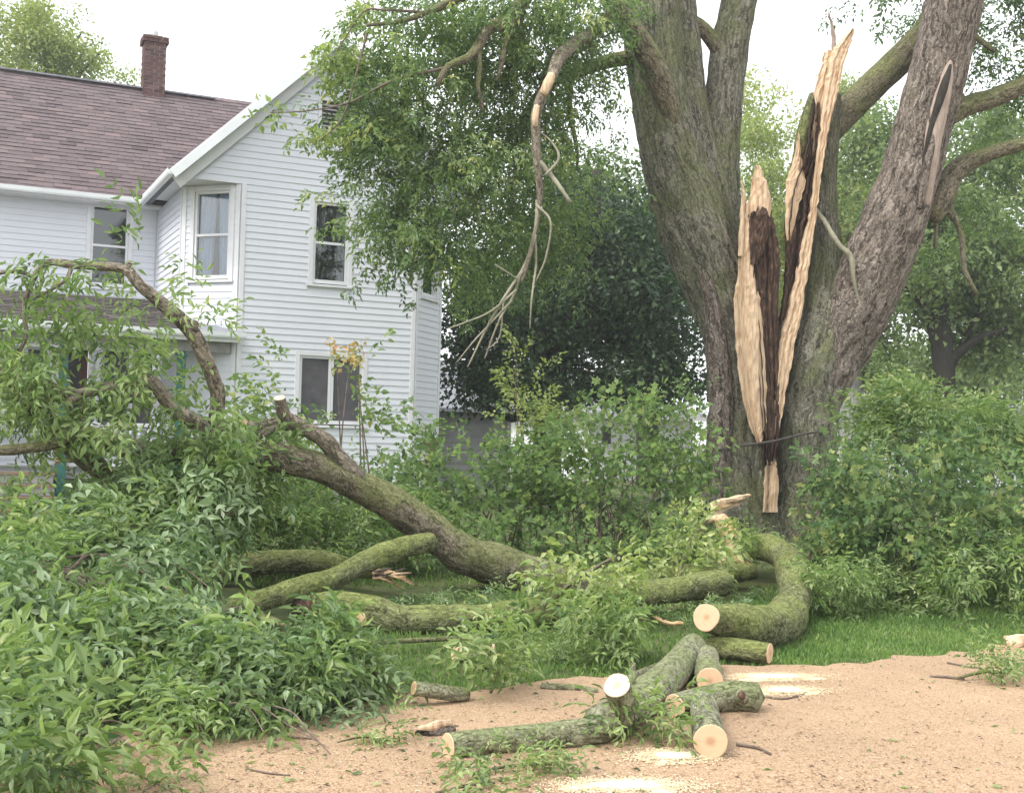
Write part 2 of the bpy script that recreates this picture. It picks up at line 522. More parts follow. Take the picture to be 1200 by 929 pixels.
# ------------------------------------------------------------------ tubes (trunks, limbs, logs)
def catmull(pts, step):
    pts = np.asarray(pts, float)
    if len(pts) < 2:
        return pts
    ext = np.vstack([2 * pts[0] - pts[1], pts, 2 * pts[-1] - pts[-2]])
    out = []
    for i in range(1, len(ext) - 2):
        p0, p1, p2, p3 = ext[i - 1:i + 3]
        n = max(2, int(np.linalg.norm(p2[:3] - p1[:3]) / step))
        t = np.linspace(0, 1, n, endpoint=False)[:, None]
        out.append(.5 * ((2 * p1) + (-p0 + p2) * t + (2 * p0 - 5 * p1 + 4 * p2 - p3) * t ** 2 + (-p0 + 3 * p1 - 3 * p2 + p3) * t ** 3))
    out.append(pts[-1:])
    return np.vstack(out)

def vnoise(rng, u, v, nu, nv):
    """value noise, wraps in u (0..1)"""
    g = rng.random((nv + 2, nu))
    x = (u % 1) * nu
    y = np.clip(v, 0, 1) * nv
    xi = np.floor(x).astype(int) % nu; yi = np.floor(y).astype(int)
    fx = x - np.floor(x); fy = y - yi
    fx = fx * fx * (3 - 2 * fx); fy = fy * fy * (3 - 2 * fy)
    x2 = (xi + 1) % nu
    return (g[yi, xi] * (1 - fx) + g[yi, x2] * fx) * (1 - fy) + (g[yi + 1, xi] * (1 - fx) + g[yi + 1, x2] * fx) * fy - .5

def tube(pts, seg=14, step=.08, lump=.10, ridge=.0, seed=0, flat=None, flare=None):
    """pts (n,4): x, y, z, radius. Returns V, quads, uv, (first ring, last ring) data"""
    rng = np.random.default_rng(seed)
    c = catmull(pts, step)
    p = c[:, :3]; r = np.maximum(c[:, 3], .002)
    n = len(p)
    tg = np.gradient(p, axis=0)
    tg /= np.linalg.norm(tg, axis=1)[:, None] + 1e-9
    a = np.array([0, 0, 1.0]) if abs(tg[0][2]) < .85 else np.array([0, -1.0, 0])
    nr = a - tg[0] * a.dot(tg[0]); nr /= np.linalg.norm(nr)
    Ns = np.zeros((n, 3)); Ns[0] = nr
    for i in range(1, n):
        v = Ns[i - 1] - tg[i] * Ns[i - 1].dot(tg[i])
        Ns[i] = v / (np.linalg.norm(v) + 1e-9)
    Bs = np.cross(tg, Ns)
    L = np.concatenate([[0], np.cumsum(np.linalg.norm(np.diff(p, axis=0), axis=1))])
    th = np.arange(seg) / seg
    U, Vv = np.meshgrid(th, L / max(L[-1], 1e-6))
    tot = max(L[-1], .01); rm = r.mean()
    k = np.ones_like(U)
    k += lump * 2 * vnoise(rng, U, Vv, 3, max(2, int(tot / (rm * 3.0))))
    k += lump * 1.0 * vnoise(rng, U, Vv, 6, max(3, int(tot / (rm * 1.2))))
    if ridge:
        tw = U + .05 * np.sin(Vv * tot * 1.1)
        k += ridge * 2.2 * vnoise(rng, tw, Vv, max(8, seg // 3), max(3, int(tot / .30)))
        k += ridge * 1.3 * vnoise(rng, tw, Vv, max(8, seg // 2), max(3, int(tot / .14)))
    if flare is not None:
        k += flare(U, Vv, L)
    R = r[:, None] * k
    ang = U * 2 * np.pi
    X = R * np.cos(ang); Y = R * np.sin(ang)
    if flat:
        Y *= flat
    V = p[:, None, :] + X[..., None] * Ns[:, None, :] + Y[..., None] * Bs[:, None, :]
    idx = np.arange(n * seg).reshape(n, seg)
    q = np.stack([idx[:-1], np.roll(idx, -1, 1)[:-1], np.roll(idx, -1, 1)[1:], idx[1:]], -1).reshape(-1, 4)
    cu = 2 * np.pi * rm
    u0 = np.broadcast_to(th * cu, (n - 1, seg)); u1 = u0 + cu / seg
    v0 = np.broadcast_to(L[:-1, None], (n - 1, seg)); v1 = np.broadcast_to(L[1:, None], (n - 1, seg))
    uv = np.stack([np.stack([u0, v0], -1), np.stack([u1, v0], -1), np.stack([u1, v1], -1), np.stack([u0, v1], -1)], 2).reshape(-1, 2)
    return V, q, uv, tg

def rot_rand(rng):
    q = rng.normal(size=4)
    return np.array(Matrix.Identity(3)) if 0 else None

def tube_obj(name, pts, mat, parent=None, seg=14, step=.08, lump=.1, ridge=0, seed=0, cuts=(None, None), flat=None, flare=None, smooth=True):
    """cuts: (material or None) for the first and last end: a sawn face as a part of its own"""
    V, q, uv, tg = tube(pts, seg, step, lump, ridge, seed, flat, flare)
    n = V.shape[0]
    W = V.reshape(-1, 3)
    Fs = [q]
    uvs = [uv]
    caps = []
    for end, ring, cm in ((0, 0, cuts[0]), (1, n - 1, cuts[1])):
        rv = V[ring]
        cen = rv.mean(0)
        if cm is None:
            out = -tg[0] if end == 0 else tg[-1]
            ci = len(W)
            W = np.vstack([W, cen[None] + out * np.linalg.norm(rv - cen, axis=1).mean() * .5])
            idx = ring * seg + np.arange(seg)
            f = np.stack([idx, np.roll(idx, -1), np.full(seg, ci)], -1)
            if end == 0:
                f = f[:, ::-1]
            Fs.append(f); uvs.append(np.zeros((len(f) * 3, 2)))
        else:
            caps.append((rv, cen, -tg[0] if end == 0 else tg[-1], cm, end))
    o = link(name, mesh(W, Fs, mat, uv=np.vstack(uvs), smooth=smooth), parent)
    for rv, cen, out, cm, end in caps:
        nrm = out / np.linalg.norm(out)
        rr = rv - nrm * ((rv - cen) @ nrm)[:, None]
        ring0 = rv
        ring1 = cen + (rr - cen) * .95 + nrm * .004
        rng = np.random.default_rng(seed + 7 + end)
        ring2 = cen + (rr - cen) * .5 + nrm * .004
        Vc = np.vstack([ring0, ring1, ring2, cen[None] + nrm * .004])
        i = np.arange(seg); j = np.roll(i, -1)
        qs = np.vstack([np.stack([i, j, seg + j, seg + i], -1), np.stack([seg + i, seg + j, 2 * seg + j, 2 * seg + i], -1)])
        ts = np.stack([2 * seg + i, 2 * seg + j, np.full(seg, 3 * seg)], -1)
        if end == 0:
            qs = qs[:, ::-1]; ts = ts[:, ::-1]
        e1 = (rr[0] - cen); e1 /= np.linalg.norm(e1)
        e2 = np.cross(nrm, e1)
        l2 = np.stack([(Vc - cen) @ e1, (Vc - cen) @ e2], -1)
        uvc = np.vstack([l2[qs.ravel()], l2[ts.ravel()]])
        link('sawn_face', mesh(Vc, [qs, ts], cm, uv=uvc), o if parent is not None and parent.type == 'EMPTY' else parent)
    return o

def px_pts(lst):
    """[(px, py, depth, half width px)] to world points with radius"""
    return [np.append(P(a, b, d), h * d / FREF) for a, b, d, h in lst]

def ground_pts(lst, zg=0.0, sink=.01):
    out = []
    for a, b, h, *pull in lst:
        d = rest_depth(a, b, h, zg) - (pull[0] if pull else 0)
        p = P(a, b, d)
        p[2] -= sink
        out.append(np.append(p, h * d / FREF))
    return out

# ------------------------------------------------------------------ leaves
LEAF6 = np.array([[0, 0, 0], [.38, -.5, .10], [.42, 0, -.02], [.38, .5, .10], [1, 0, -.16], [.75, -.26, .02], [.75, .26, .02]])
TRI6 = np.array([[0, 1, 2], [0, 2, 3], [1, 5, 2], [2, 6, 3], [5, 4, 2], [2, 4, 6]])[:, ::-1]
LEAF4 = np.array([[0, 0, 0], [.45, -.5, .12], [1, 0, -.08], [.45, .5, .12]])
TRI4 = np.array([[0, 2, 1], [0, 3, 2]])
# a lobed leaf (five points)
LOBE = np.array([[0, 0, 0], [.05, .42, .05], [.30, .26, .03], [.48, .62, .0], [.60, .24, .02], [1, 0, -.12], [.60, -.24, .02], [.48, -.62, 0], [.30, -.26, .03], [.05, -.42, .05]])
TRIL = np.array([[0, 2, 1], [0, 4, 2], [2, 4, 3], [0, 5, 4], [0, 6, 5], [0, 8, 6], [8, 7, 6], [0, 9, 8]])
SHAPES = {'lance': (LEAF6, TRI6), 'dia': (LEAF4, TRI4), 'lobe': (LOBE, TRIL)}

def leaves(org, dirn, up, length, width, shape):
    """vectorised leaf blades"""
    Lf, T = SHAPES[shape]
    org = np.asarray(org); dirn = np.asarray(dirn, float); up = np.asarray(up, float)
    dirn = dirn / (np.linalg.norm(dirn, axis=1)[:, None] + 1e-9)
    side = np.cross(up, dirn); side /= np.linalg.norm(side, axis=1)[:, None] + 1e-9
    nrm = np.cross(dirn, side)
    L = np.broadcast_to(length, (len(org),))[:, None, None]
    Wd = np.broadcast_to(width, (len(org),))[:, None, None]
    V = org[:, None] + dirn[:, None] * Lf[None, :, 0:1] * L + side[:, None] * Lf[None, :, 1:2] * Wd + nrm[:, None] * Lf[None, :, 2:3] * L
    k = len(Lf)
    Fc = (T[None] + (np.arange(len(org)) * k)[:, None, None]).reshape(-1, 3)
    return V.reshape(-1, 3), Fc, len(T)

def unit(v):
    return v / (np.linalg.norm(v) + 1e-9)

def spray(seed, length=.55, step=.075, leaf=.10, wid=.36, nl=5, shape='lance', droop=.35, yaw=.9, base=.5, var=.22, stem=True):
    """a leafy twig along +X with opposite compound leaves. Returns V, F, tint"""
    rng = np.random.default_rng(seed)
    org, dr, up, ln, tn = [], [], [], [], []
    n = int(length / step)
    c = np.zeros(3); d = np.array([1.0, 0, .15])
    path = [c.copy()]
    for i in range(n):
        d = unit(d + rng.normal(size=3) * .12 + np.array([0, 0, -.05]))
        c = c + d * step
        path.append(c.copy())
        side = unit(np.cross(d, [0, 0, 1]) + rng.normal(size=3) * .25)
        pairs = (side, -side) if i % 2 == 0 else (unit(np.cross(d, side)), -unit(np.cross(d, side)))
        last = i == n - 1
        for s in pairs + ((d,) if last else ()):
            if rng.random() < .08:
                continue
            pd = unit(d * .75 + s * yaw + np.array([0, 0, rng.normal() * .2]))
            pl = leaf * rng.uniform(.8, 1.4) * (1 if nl > 1 else .3)
            t0 = base + rng.normal() * var * .6
            o = c.copy()
            if nl == 1:
                org.append(o + pd * pl); dr.append(unit(pd + np.array([0, 0, -droop]) + rng.normal(size=3) * .2))
                up.append(unit(np.array([0, 0, 1.0]) + rng.normal(size=3) * .45)); ln.append(leaf * rng.uniform(.65, 1.2)); tn.append(t0 + rng.normal() * var * .5)
                continue
            m = nl // 2
            rd = pd.copy()
            for k in range(m + 1):
                rd = unit(rd + np.array([0, 0, -droop * .6]))
                o = o + rd * pl * (.6 if k else .75)
                ss = unit(np.cross(rd, [0, 0, 1]) + rng.normal(size=3) * .2)
                for sg in ((1, -1) if k < m else (0,)):
                    dd = unit(rd * .6 + ss * sg * .8 + np.array([0, 0, -droop * .5]) + rng.normal(size=3) * .18)
                    org.append(o.copy()); dr.append(dd)
                    up.append(unit(np.array([0, 0, 1.0]) + rng.normal(size=3) * .4))
                    ln.append(leaf * rng.uniform(.7, 1.15) * (1.1 if sg == 0 else 1))
                    tn.append(t0 + rng.normal() * var * .5)
    ln = np.array(ln)
    V, Fc, k = leaves(np.array(org), np.array(dr), np.array(up), ln, ln * wid, shape)
    tint = np.repeat(np.clip(np.array(tn), .02, .98), k)
    return V, Fc, tint, np.array(path)

def cluster(seed, n=70, R=.5, leaf=.11, wid=.6, shape='dia', base=.5, var=.25, flatz=.7):
    rng = np.random.default_rng(seed)
    v = rng.normal(size=(n, 3)); v /= np.linalg.norm(v, axis=1)[:, None]
    org = v * (rng.random((n, 1)) ** .55) * R * np.array([1, 1, flatz])
    dr = v * .6 + rng.normal(size=(n, 3)) * .6 + np.array([0, 0, -.35])
    up = rng.normal(size=(n, 3)) * .55 + np.array([0, 0, 1.0])
    ln = leaf * rng.uniform(.65, 1.25, n)
    V, Fc, k = leaves(org, dr, up, ln, ln * wid, shape)
    tint = np.repeat(np.clip(base + rng.normal(size=n) * var, .02, .98), k)
    return V, Fc, tint

def rotm(yaw, pitch, roll):
    cy, sy = np.cos(yaw), np.sin(yaw); cp, sp = np.cos(pitch), np.sin(pitch); cr, sr = np.cos(roll), np.sin(roll)
    Rz = np.array([[cy, -sy, 0], [sy, cy, 0], [0, 0, 1]])
    Ry = np.array([[cp, 0, sp], [0, 1, 0], [-sp, 0, cp]])
    Rx = np.array([[1, 0, 0], [0, cr, -sr], [0, sr, cr]])
    return Rz @ Ry @ Rx

def scatter(protos, places):
    """places: list of (proto index, R 3x3, position, scale, tint shift): one joined mesh"""
    Vs, Fs, Ts = [], [], []
    off = 0
    for pi, R, p, s, ts in places:
        V, Fc, T = protos[pi][:3]
        Vs.append((V * s) @ R.T + p)
        Fs.append(Fc + off)
        Ts.append(np.clip(T + ts, .02, .98))
        off += len(V)
    return np.vstack(Vs), np.vstack(Fs), np.concatenate(Ts)

def blob_points(rng, blobs, n, shell=.45):
    """blobs: (px, py, rx, ry, depth, half depth m[, weight])"""
    wts = np.array([b[2] * b[3] * (b[6] if len(b) > 6 else 1) for b in blobs], float)
    wts /= wts.sum()
    pts = []
    for b, k in zip(blobs, rng.multinomial(n, wts)):
        c = P(b[0], b[1], b[4])
        rad = np.array([b[2] * b[4] / FREF, b[5], b[3] * b[4] / FREF])
        v = rng.normal(size=(k, 3)); v /= np.linalg.norm(v, axis=1)[:, None] + 1e-9
        rr = rng.random((k, 1)) ** shell
        pts.append(c + v * rr * rad * (1 + .12 * rng.normal(size=(k, 1))))
    return np.vstack(pts)

def crown(name, parent, protos, blobs, n, mat, seed, smin=.8, smax=1.25, shell=.45, tvar=.12, hang=.3):
    rng = np.random.default_rng(seed)
    pl = []
    for p in blob_points(rng, blobs, n, shell):
        pl.append((rng.integers(len(protos)), rotm(rng.uniform(0, 6.28), hang * rng.normal() + hang * .6, rng.normal() * .4), p, rng.uniform(smin, smax), rng.normal() * tvar))
    V, Fc, T = scatter(protos, pl)
    o = link(name, mesh(V, Fc, mat, tint=T), parent)
    o['kind'] = 'stuff'
    return o

TWIG_MESH = {}
def twig_meshes(key, mat, n=5, **kw):
    """shared meshes of leafy twigs: (blades mesh, stem mesh)"""
    if key not in TWIG_MESH:
        out = []
        for i in range(n):
            V, Fc, T, path = spray(1000 + i * 17 + len(key), **kw)
            # thin stem joined into the same twig
            pts = np.column_stack([path, np.linspace(.006, .0025, len(path))])
            out.append(mesh(V, Fc, mat, tint=T, name=key))
        TWIG_MESH[key] = out
    return TWIG_MESH[key]

def put_twig(parent, me, p, R, s, name='leafy_twig'):
    m = Matrix.Translation(Vector(p)) @ Matrix([[R[i][j] * s for j in range(3)] + [0] for i in range(3)] + [[0, 0, 0, 1]])
    o = link(name, me, parent, m)
    o['kind'] = 'stuff'
    return o

def dir_rot(d, rng, roll=.5):
    """rotation whose X axis is d, Z as upright as possible, with a random roll"""
    d = unit(np.asarray(d, float))
    z = np.array([0, 0, 1.0]) + rng.normal(size=3) * .15
    y = unit(np.cross(z, d)); z = np.cross(d, y)
    a = rng.normal() * roll
    y2 = y * math.cos(a) + z * math.sin(a); z2 = np.cross(d, y2)
    return np.column_stack([d, y2, z2])

# ================================================================== ground and road
def grid_axis(lo, hi, fine_lo, fine_hi, fine, coarse):
    a = [lo]
    x = lo
    while x < hi:
        x += fine if fine_lo <= x <= fine_hi else max(fine, min(coarse, .3 * min(abs(x - fine_lo), abs(x - fine_hi)) + fine))
        a.append(x)
    return np.array(a)

gx = grid_axis(-420, 420, -12, 16, .4, 40)
gy = grid_axis(-40, 900, 5, 34, .4, 40)
GX, GY = np.meshgrid(gx, gy)
GZ = ground_z(GX, GY)
gi = np.arange(GX.size).reshape(GX.shape)
ground = link('ground', mesh(np.stack([GX, GY, GZ], -1).reshape(-1, 3), np.stack([gi[:-1, :-1], gi[:-1, 1:], gi[1:, 1:], gi[1:, :-1]], -1).reshape(-1, 4), M['soil'], smooth=True))
ground['kind'] = 'structure'

rng0 = np.random.default_rng(3)
ts = np.arange(-26, 40, .12)
edge = .10 * np.sin(ts * 1.7) + .06 * np.sin(ts * 4.3 + 1) + .05 * rng0.normal(size=len(ts))
rows = []
fr = np.array([0, .05, .15, .5, 1.2, 3, 8, 16])
for k, f_ in enumerate(fr):
    s = edge * max(0, 1 - f_) - f_
    xy = EDGE + ts[:, None] * D + s[:, None] * N
    rows.append(np.column_stack([xy, np.full(len(ts), 0.0 if f_ > .1 else -.004 - .03 * (f_ == 0))]))
RV = np.stack(rows)
ri = np.arange(RV.shape[0] * RV.shape[1]).reshape(RV.shape[:2])
road = link('gravel_road', mesh(RV.reshape(-1, 3), np.stack([ri[:-1, :-1], ri[1:, :-1], ri[1:, 1:], ri[:-1, 1:]], -1).reshape(-1, 4), M['road']))
road['kind'] = 'structure'

def rays(px, py):
    return _f + ((px - CX) / F)[:, None] * _r - ((py - CY) / F)[:, None] * _u

def on_z_many(px, py, z):
    d = rays(px, py)
    return CAM + d * ((z - CAMZ) / d[:, 2])[:, None]

def on_lawn_many(px, py):
    z = np.full(len(px), .2)
    for _ in range(6):
        p = on_z_many(px, py, z)
        z = np.maximum(0, ground_z(p[:, 0], p[:, 1]))
    return p

def litter(name, n, mat, seed, smin, smax, aspect, kind='stuff', sel=None):
    """small flat bits strewn over the road, denser by the fallen wood"""
    rng = np.random.default_rng(seed)
    px = rng.uniform(-40, 1260, n * 3); py = 745 + 215 * rng.random(n * 3) ** .8
    org = on_z_many(px, py, .006)
    ok = street_s(org[:, 0], org[:, 1]) < -.1
    if sel:
        ok &= sel(px, py, rng)
    org = org[ok][:n]
    dr = rng.normal(size=(len(org), 3)); dr[:, 2] *= .12
    ln = rng.uniform(smin, smax, len(org))
    V, Fc, k = leaves(np.array(org), np.array(dr), np.tile([[0, 0, 1.0]], (len(org), 1)) + rng.normal(size=(len(org), 3)) * .2, ln, ln * aspect, 'dia')
    o = link(name, mesh(V, Fc, mat, tint=np.repeat(np.clip(.5 + rng.normal(size=len(org)) * .28, .02, .98), k)))
    o['kind'] = kind
    o['label'] = {'gravel': 'loose tan grit and wood chips strewn over the road', 'leaf_litter': 'small green leaf bits scattered over the tan gravel', 'bark_litter': 'dark bark crumbs and twig bits scattered on the gravel'}[name]
    return o

litter('gravel', 9000, M['chip'], 5, .008, .022, .6)
litter('leaf_litter', 420, M['leaf_ash'], 6, .02, .06, .45, sel=lambda a, b, r: r.random(len(a)) < np.where(a < 760, 1.0, .25))
litter('bark_litter', 620, M['bark_twig'], 7, .01, .045, .2)

def grass(name, polys, n, seed, h, label):
    """polys: list of pixel quads; blades stand on the lawn"""
    rng = np.random.default_rng(seed)
    org = []
    for (x0, x1, y0, y1), k in zip(polys, n):
        a = rng.uniform(x0, x1, k); b = rng.uniform(y0, y1, k)
        p = on_lawn_many(a, b)
        p = p[street_s(p[:, 0], p[:, 1]) > -.22 + .3 * rng.random(k) ** .6]
        p[:, 2] = ground_z(p[:, 0], p[:, 1]) - .005
        org.append(p)
    org = np.vstack(org)
    m = len(org)
    dr = rng.normal(size=(m, 3)) * .45; dr[:, 2] = 1
    ln = h * rng.uniform(.5, 1.4, m)
    V, Fc, k = leaves(org, dr, rng.normal(size=(m, 3)), ln, ln * .14 + .004, 'dia')
    o = link(name, mesh(V, Fc, M['grass'], tint=np.repeat(np.clip(.5 + .22 * np.sin(org[:, 0] * 2.6 + 1.5 * np.sin(org[:, 1] * 1.9)) * np.sin(org[:, 1] * 3.1 + org[:, 0]) + rng.normal(size=m) * .2, .02, .98), k)))
    o['kind'] = 'stuff'
    o['label'] = label
    return o

grass('grass', [(880, 1240, 690, 790)], [24000], 11, .05, 'bright green grass verge along the gravel road')
grass('grass', [(340, 880, 700, 830)], [15000], 12, .05, 'grass showing under the fallen limbs at the road edge')
grass('grass', [(-20, 300, 575, 640), (300, 820, 590, 690), (940, 1240, 620, 700)], [14000, 6000, 5000], 13, .07, 'mown lawn in front of the white house')

# ================================================================== the white house
H0 = P(390, 505, 25.0)[:2]
HZ = .2                                          # ground level at the house
ZF = .92                                         # ground floor level
def HT(t, s):
    return H0 + t * D + s * N
def plan_hit(px, py, org, dv):
    """parameter along org + k dv (in street axes t, s) where the pixel's sight line crosses in plan"""
    d = ray(px, py)[:2]
    o = HT(*org) - CAM[:2]
    v = dv[0] * D + dv[1] * N
    return (o[1] * d[0] - o[0] * d[1]) / (v[0] * d[1] - v[1] * d[0])
TL, TR = plan_hit(279, 350, (0, 0), (1, 0)), plan_hit(487, 350, (0, 0), (1, 0))
CH = plan_hit(213, 300, (TL, 0), (-1, 1))
SR = CH + plan_hit(185, 300, (TL - CH, CH), (0, 1))
TC = (TL + TR) / 2
RUN_W = 3.35

class Wall:
    def __init__(s, a, b):
        s.a = np.array(a); s.b = np.array(b)
        s.L = np.linalg.norm(s.b - s.a)
        s.e = (s.b - s.a) / s.L
        s.o = np.array([s.e[1], -s.e[0]])
    def __call__(s, u, o, z):
        xy = s.a + u * s.e + o * s.o
        return np.array([xy[0], xy[1], z])
    def hit(s, px, py):
        d = ray(px, py)
        t = ((s.a - CAM[:2]) @ s.o) / (d[:2] @ s.o)
        p = CAM + d * t
        return (p[:2] - s.a) @ s.e, p[2]

def height_at(px, py, s_):
    """height of a pixel on the vertical plane at street distance s_ from the house front"""
    return Wall(HT(-14, s_), HT(4, s_)).hit(px, py)[1]
ZE = height_at(90, 228, SR - .45) + .06            # eaves, ridge of the gabled front, ridge of the wing
ZR = height_at(404, 40, -.37)
ZWR = height_at(100, 95, SR - .38 + RUN_W)
print('house', TL, TR, CH, SR, TC, ZE, ZR, ZWR)
house = thing('white_house', 'white clapboard two-storey house with gabled front and shingled side wing', 'house', (*HT(-4, 3), HZ))

BOARD = None
def board_mesh():
    global BOARD
    if BOARD is None:
        b = MB()
        b.hexa([(0, 0, 0), (1, 0, 0), (1, .022, 0), (0, .022, 0), (0, 0, .125), (1, 0, .125), (1, .008, .125), (0, .008, .125)])
        BOARD = b.mesh(M['siding'])
    return BOARD

EXPO = .116
def clad(wall, z0, z1, openings, urange, part):
    """one board per course and bay; boards are pieces of the wall part"""
    z = z0
    R2 = Matrix(((wall.e[0], wall.o[0], 0, 0), (wall.e[1], wall.o[1], 0, 0), (0, 0, 1, 0), (0, 0, 0, 1)))
    while z < z1:
        ur = urange(z + EXPO * .6)
        if ur:
            segs = [ur]
            for (a, b, c, d) in openings:
                if z + EXPO * .75 > c and z + EXPO * .25 < d:
                    nx = []
                    for (p, q) in segs:
                        if b <= p or a >= q:
                            nx.append((p, q))
                        else:
                            if a > p: nx.append((p, a))
                            if b < q: nx.append((b, q))
                    segs = nx
            for (p, q) in segs:
                if q - p < .03:
                    continue
                m = Matrix.Translation(Vector(wall(p, .004, z))) @ R2 @ Matrix.Diagonal((q - p, 1, 1, 1))
                link('clapboard', board_mesh(), part, m)
        z += EXPO

def backing(wall, z0, z1, openings, u0, u1, parent, name='wall', extra=None):
    mb = MB()
    us = sorted({u0, u1, *[x for o in openings for x in o[:2] if u0 < x < u1]})
    for a, b in zip(us[:-1], us[1:]):
        iv = sorted((max(z0, o[2]), min(z1, o[3])) for o in openings if o[0] <= a + 1e-6 and o[1] >= b - 1e-6 and o[3] > z0 and o[2] < z1)
        z = z0
        for c, d in iv + [(z1, z1)]:
            if c > z + 1e-4:
                mb.box(wall, a, b, -.12, 0, z, c)
            z = max(z, d)
    if extra:
        extra(mb)
    return mb.build(name, M['siding'], parent)

def window(wall, u0, u1, z0, z1, curtain=None, mid=True, parts=1, cas=.085, trim=None, part_curtain=.36):
    """u0..z1: the whole sash; casing stands round it. Returns the opening for the boards"""
    mb = MB()
    for (a, b, c, d) in ((u0 - cas, u0, z0 - .02, z1 + cas), (u1, u1 + cas, z0 - .02, z1 + cas), (u0, u1, z1, z1 + cas)):
        mb.box(wall, a, b, -.02, .034, c, d)
    w_ = mb.build('window', trim or M['trim'], house, .004)
    MB().box(wall, u0 - cas - .02, u1 + cas + .02, -.05, .06, z0 - .065, z0 - .022).build('sill', M['trim'], w_, .004)
    fr = MB(); t = .045
    wd = (u1 - u0) / parts
    for k in range(parts):
        a, b = u0 + k * wd, u0 + (k + 1) * wd
        fr.box(wall, a + .002, a + t, -.06, .008, z0, z1).box(wall, b - t, b - .002, -.06, .008, z0, z1)
        fr.box(wall, a + t, b - t, -.06, .006, z1 - t, z1 - .002).box(wall, a + t, b - t, -.06, .006, z0, z0 + t + .02)
        if mid:
            zm = (z0 + z1) / 2
            fr.box(wall, a + t, b - t, -.058, .004, zm - .022, zm + .022)
            MB().box(wall, a + t, b - t, -.05, -.046, zm, z1 - t).build('pane', M['glass'], w_)
            MB().box(wall, a + t, b - t, -.034, -.03, z0 + t, zm).build('pane', M['glass'], w_)
        else:
            MB().box(wall, a + t, b - t, -.034, -.03, z0 + t, z1 - t).build('pane', M['glass'] if curtain != 'screen' else M['screen'], w_)
    fr.build('sash', M['trim'], w_)
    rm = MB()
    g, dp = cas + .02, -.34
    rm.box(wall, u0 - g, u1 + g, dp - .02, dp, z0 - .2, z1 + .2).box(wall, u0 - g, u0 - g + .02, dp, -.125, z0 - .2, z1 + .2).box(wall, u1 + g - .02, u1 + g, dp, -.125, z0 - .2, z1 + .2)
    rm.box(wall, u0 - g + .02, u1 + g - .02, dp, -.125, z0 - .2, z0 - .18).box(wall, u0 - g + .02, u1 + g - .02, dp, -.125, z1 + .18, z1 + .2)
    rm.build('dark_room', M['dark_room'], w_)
    if curtain in ('blue', 'grey'):
        for side in (0, 1):
            n = 22
            xs = np.linspace(0, 1, n)
            V = []
            for zz in np.linspace(z1 - .03, z0 + .03, 8):
                fall = (z1 - zz) / (z1 - z0)
                wdt = (u1 - u0) * (.5 - .03 - (.24 if part_curtain else 0) * fall ** .7 * (1 if curtain == 'grey' else .3))
                for x in xs:
                    uu = u0 + x * wdt if side == 0 else u1 - x * wdt
                    V.append(wall(uu, -.13 + .022 * math.sin(x * 30 + side) + .01 * math.sin(x * 61), zz))
            ii = np.arange(8 * n).reshape(8, n)
            link('curtain', mesh(np.array(V), np.stack([ii[:-1, :-1], ii[:-1, 1:], ii[1:, 1:], ii[1:, :-1]], -1).reshape(-1, 4), M['curtain_' + curtain], smooth=True), w_)
    return (u0 - cas, u1 + cas, z0 - .065, z1 + cas)

Wwing = Wall(HT(-14, SR), HT(TL - CH, SR))
Wret = Wall(HT(TL - CH, SR), HT(TL - CH, CH))
Wlch = Wall(HT(TL - CH, CH), HT(TL, 0))
Wfront = Wall(HT(TL, 0), HT(TR, 0))
Wrch = Wall(HT(TR, 0), HT(TR + CH, CH))
Wside = Wall(HT(TR + CH, CH), HT(TR + CH, 9))

def win_px(wall, xl, xr, yt, yb, **kw):
    (a, _), (b, _) = wall.hit(xl, (yt + yb) / 2), wall.hit(xr, (yt + yb) / 2)
    xm = (xl + xr) / 2
    zt, zb = wall.hit(xm, yt)[1], wall.hit(xm, yb)[1]
    return window(wall, a, b, zb, zt, **kw)

op_front = [win_px(Wfront, 367, 408, 238, 333, curtain='grey'),
            win_px(Wfront, 350, 424, 418, 497, curtain='screen', mid=False, parts=2)]
op_lch = [win_px(Wlch, 228, 270, 224, 327, curtain='blue')]
op_wing = [win_px(Wwing, 106, 150, 241, 336, curtain=None)]
op_rch = [win_px(Wrch, 495, 512, 238, 349, curtain='grey', cas=.05)]
# attic louvre in the gable
va, vz1 = Wfront.hit(377, 118); vb, vz0 = Wfront.hit(408, 164)
vent = MB()
vent.box(Wfront, va - .06, va, 0, .04, vz0, vz1).box(Wfront, vb, vb + .06, 0, .04, vz0, vz1).box(Wfront, va - .06, vb + .06, 0, .042, vz1, vz1 + .06).box(Wfront, va - .06, vb + .06, 0, .042, vz0 - .06, vz0)
vent = vent.build('attic_louvre', M['trim'], house)
MB().box(Wfront, va, vb, .001, .006, vz0, vz1).build('shade_panel', M['dark_room'], vent)  # flat dark sheet, its colour stands for the shade behind the slats
k = vz0 + .02
while k < vz1 - .04:
    MB().hexa([Wfront(va, .01, k + .03), Wfront(vb, .01, k + .03), Wfront(vb, .035, k), Wfront(va, .035, k), Wfront(va, .01, k + .04), Wfront(vb, .01, k + .04), Wfront(vb, .035, k + .01), Wfront(va, .035, k + .01)]).build('slat', M['porch_grey'], vent)
    k += .075
op_front.append((va - .06, vb + .06, vz0 - .06, vz1 + .06))
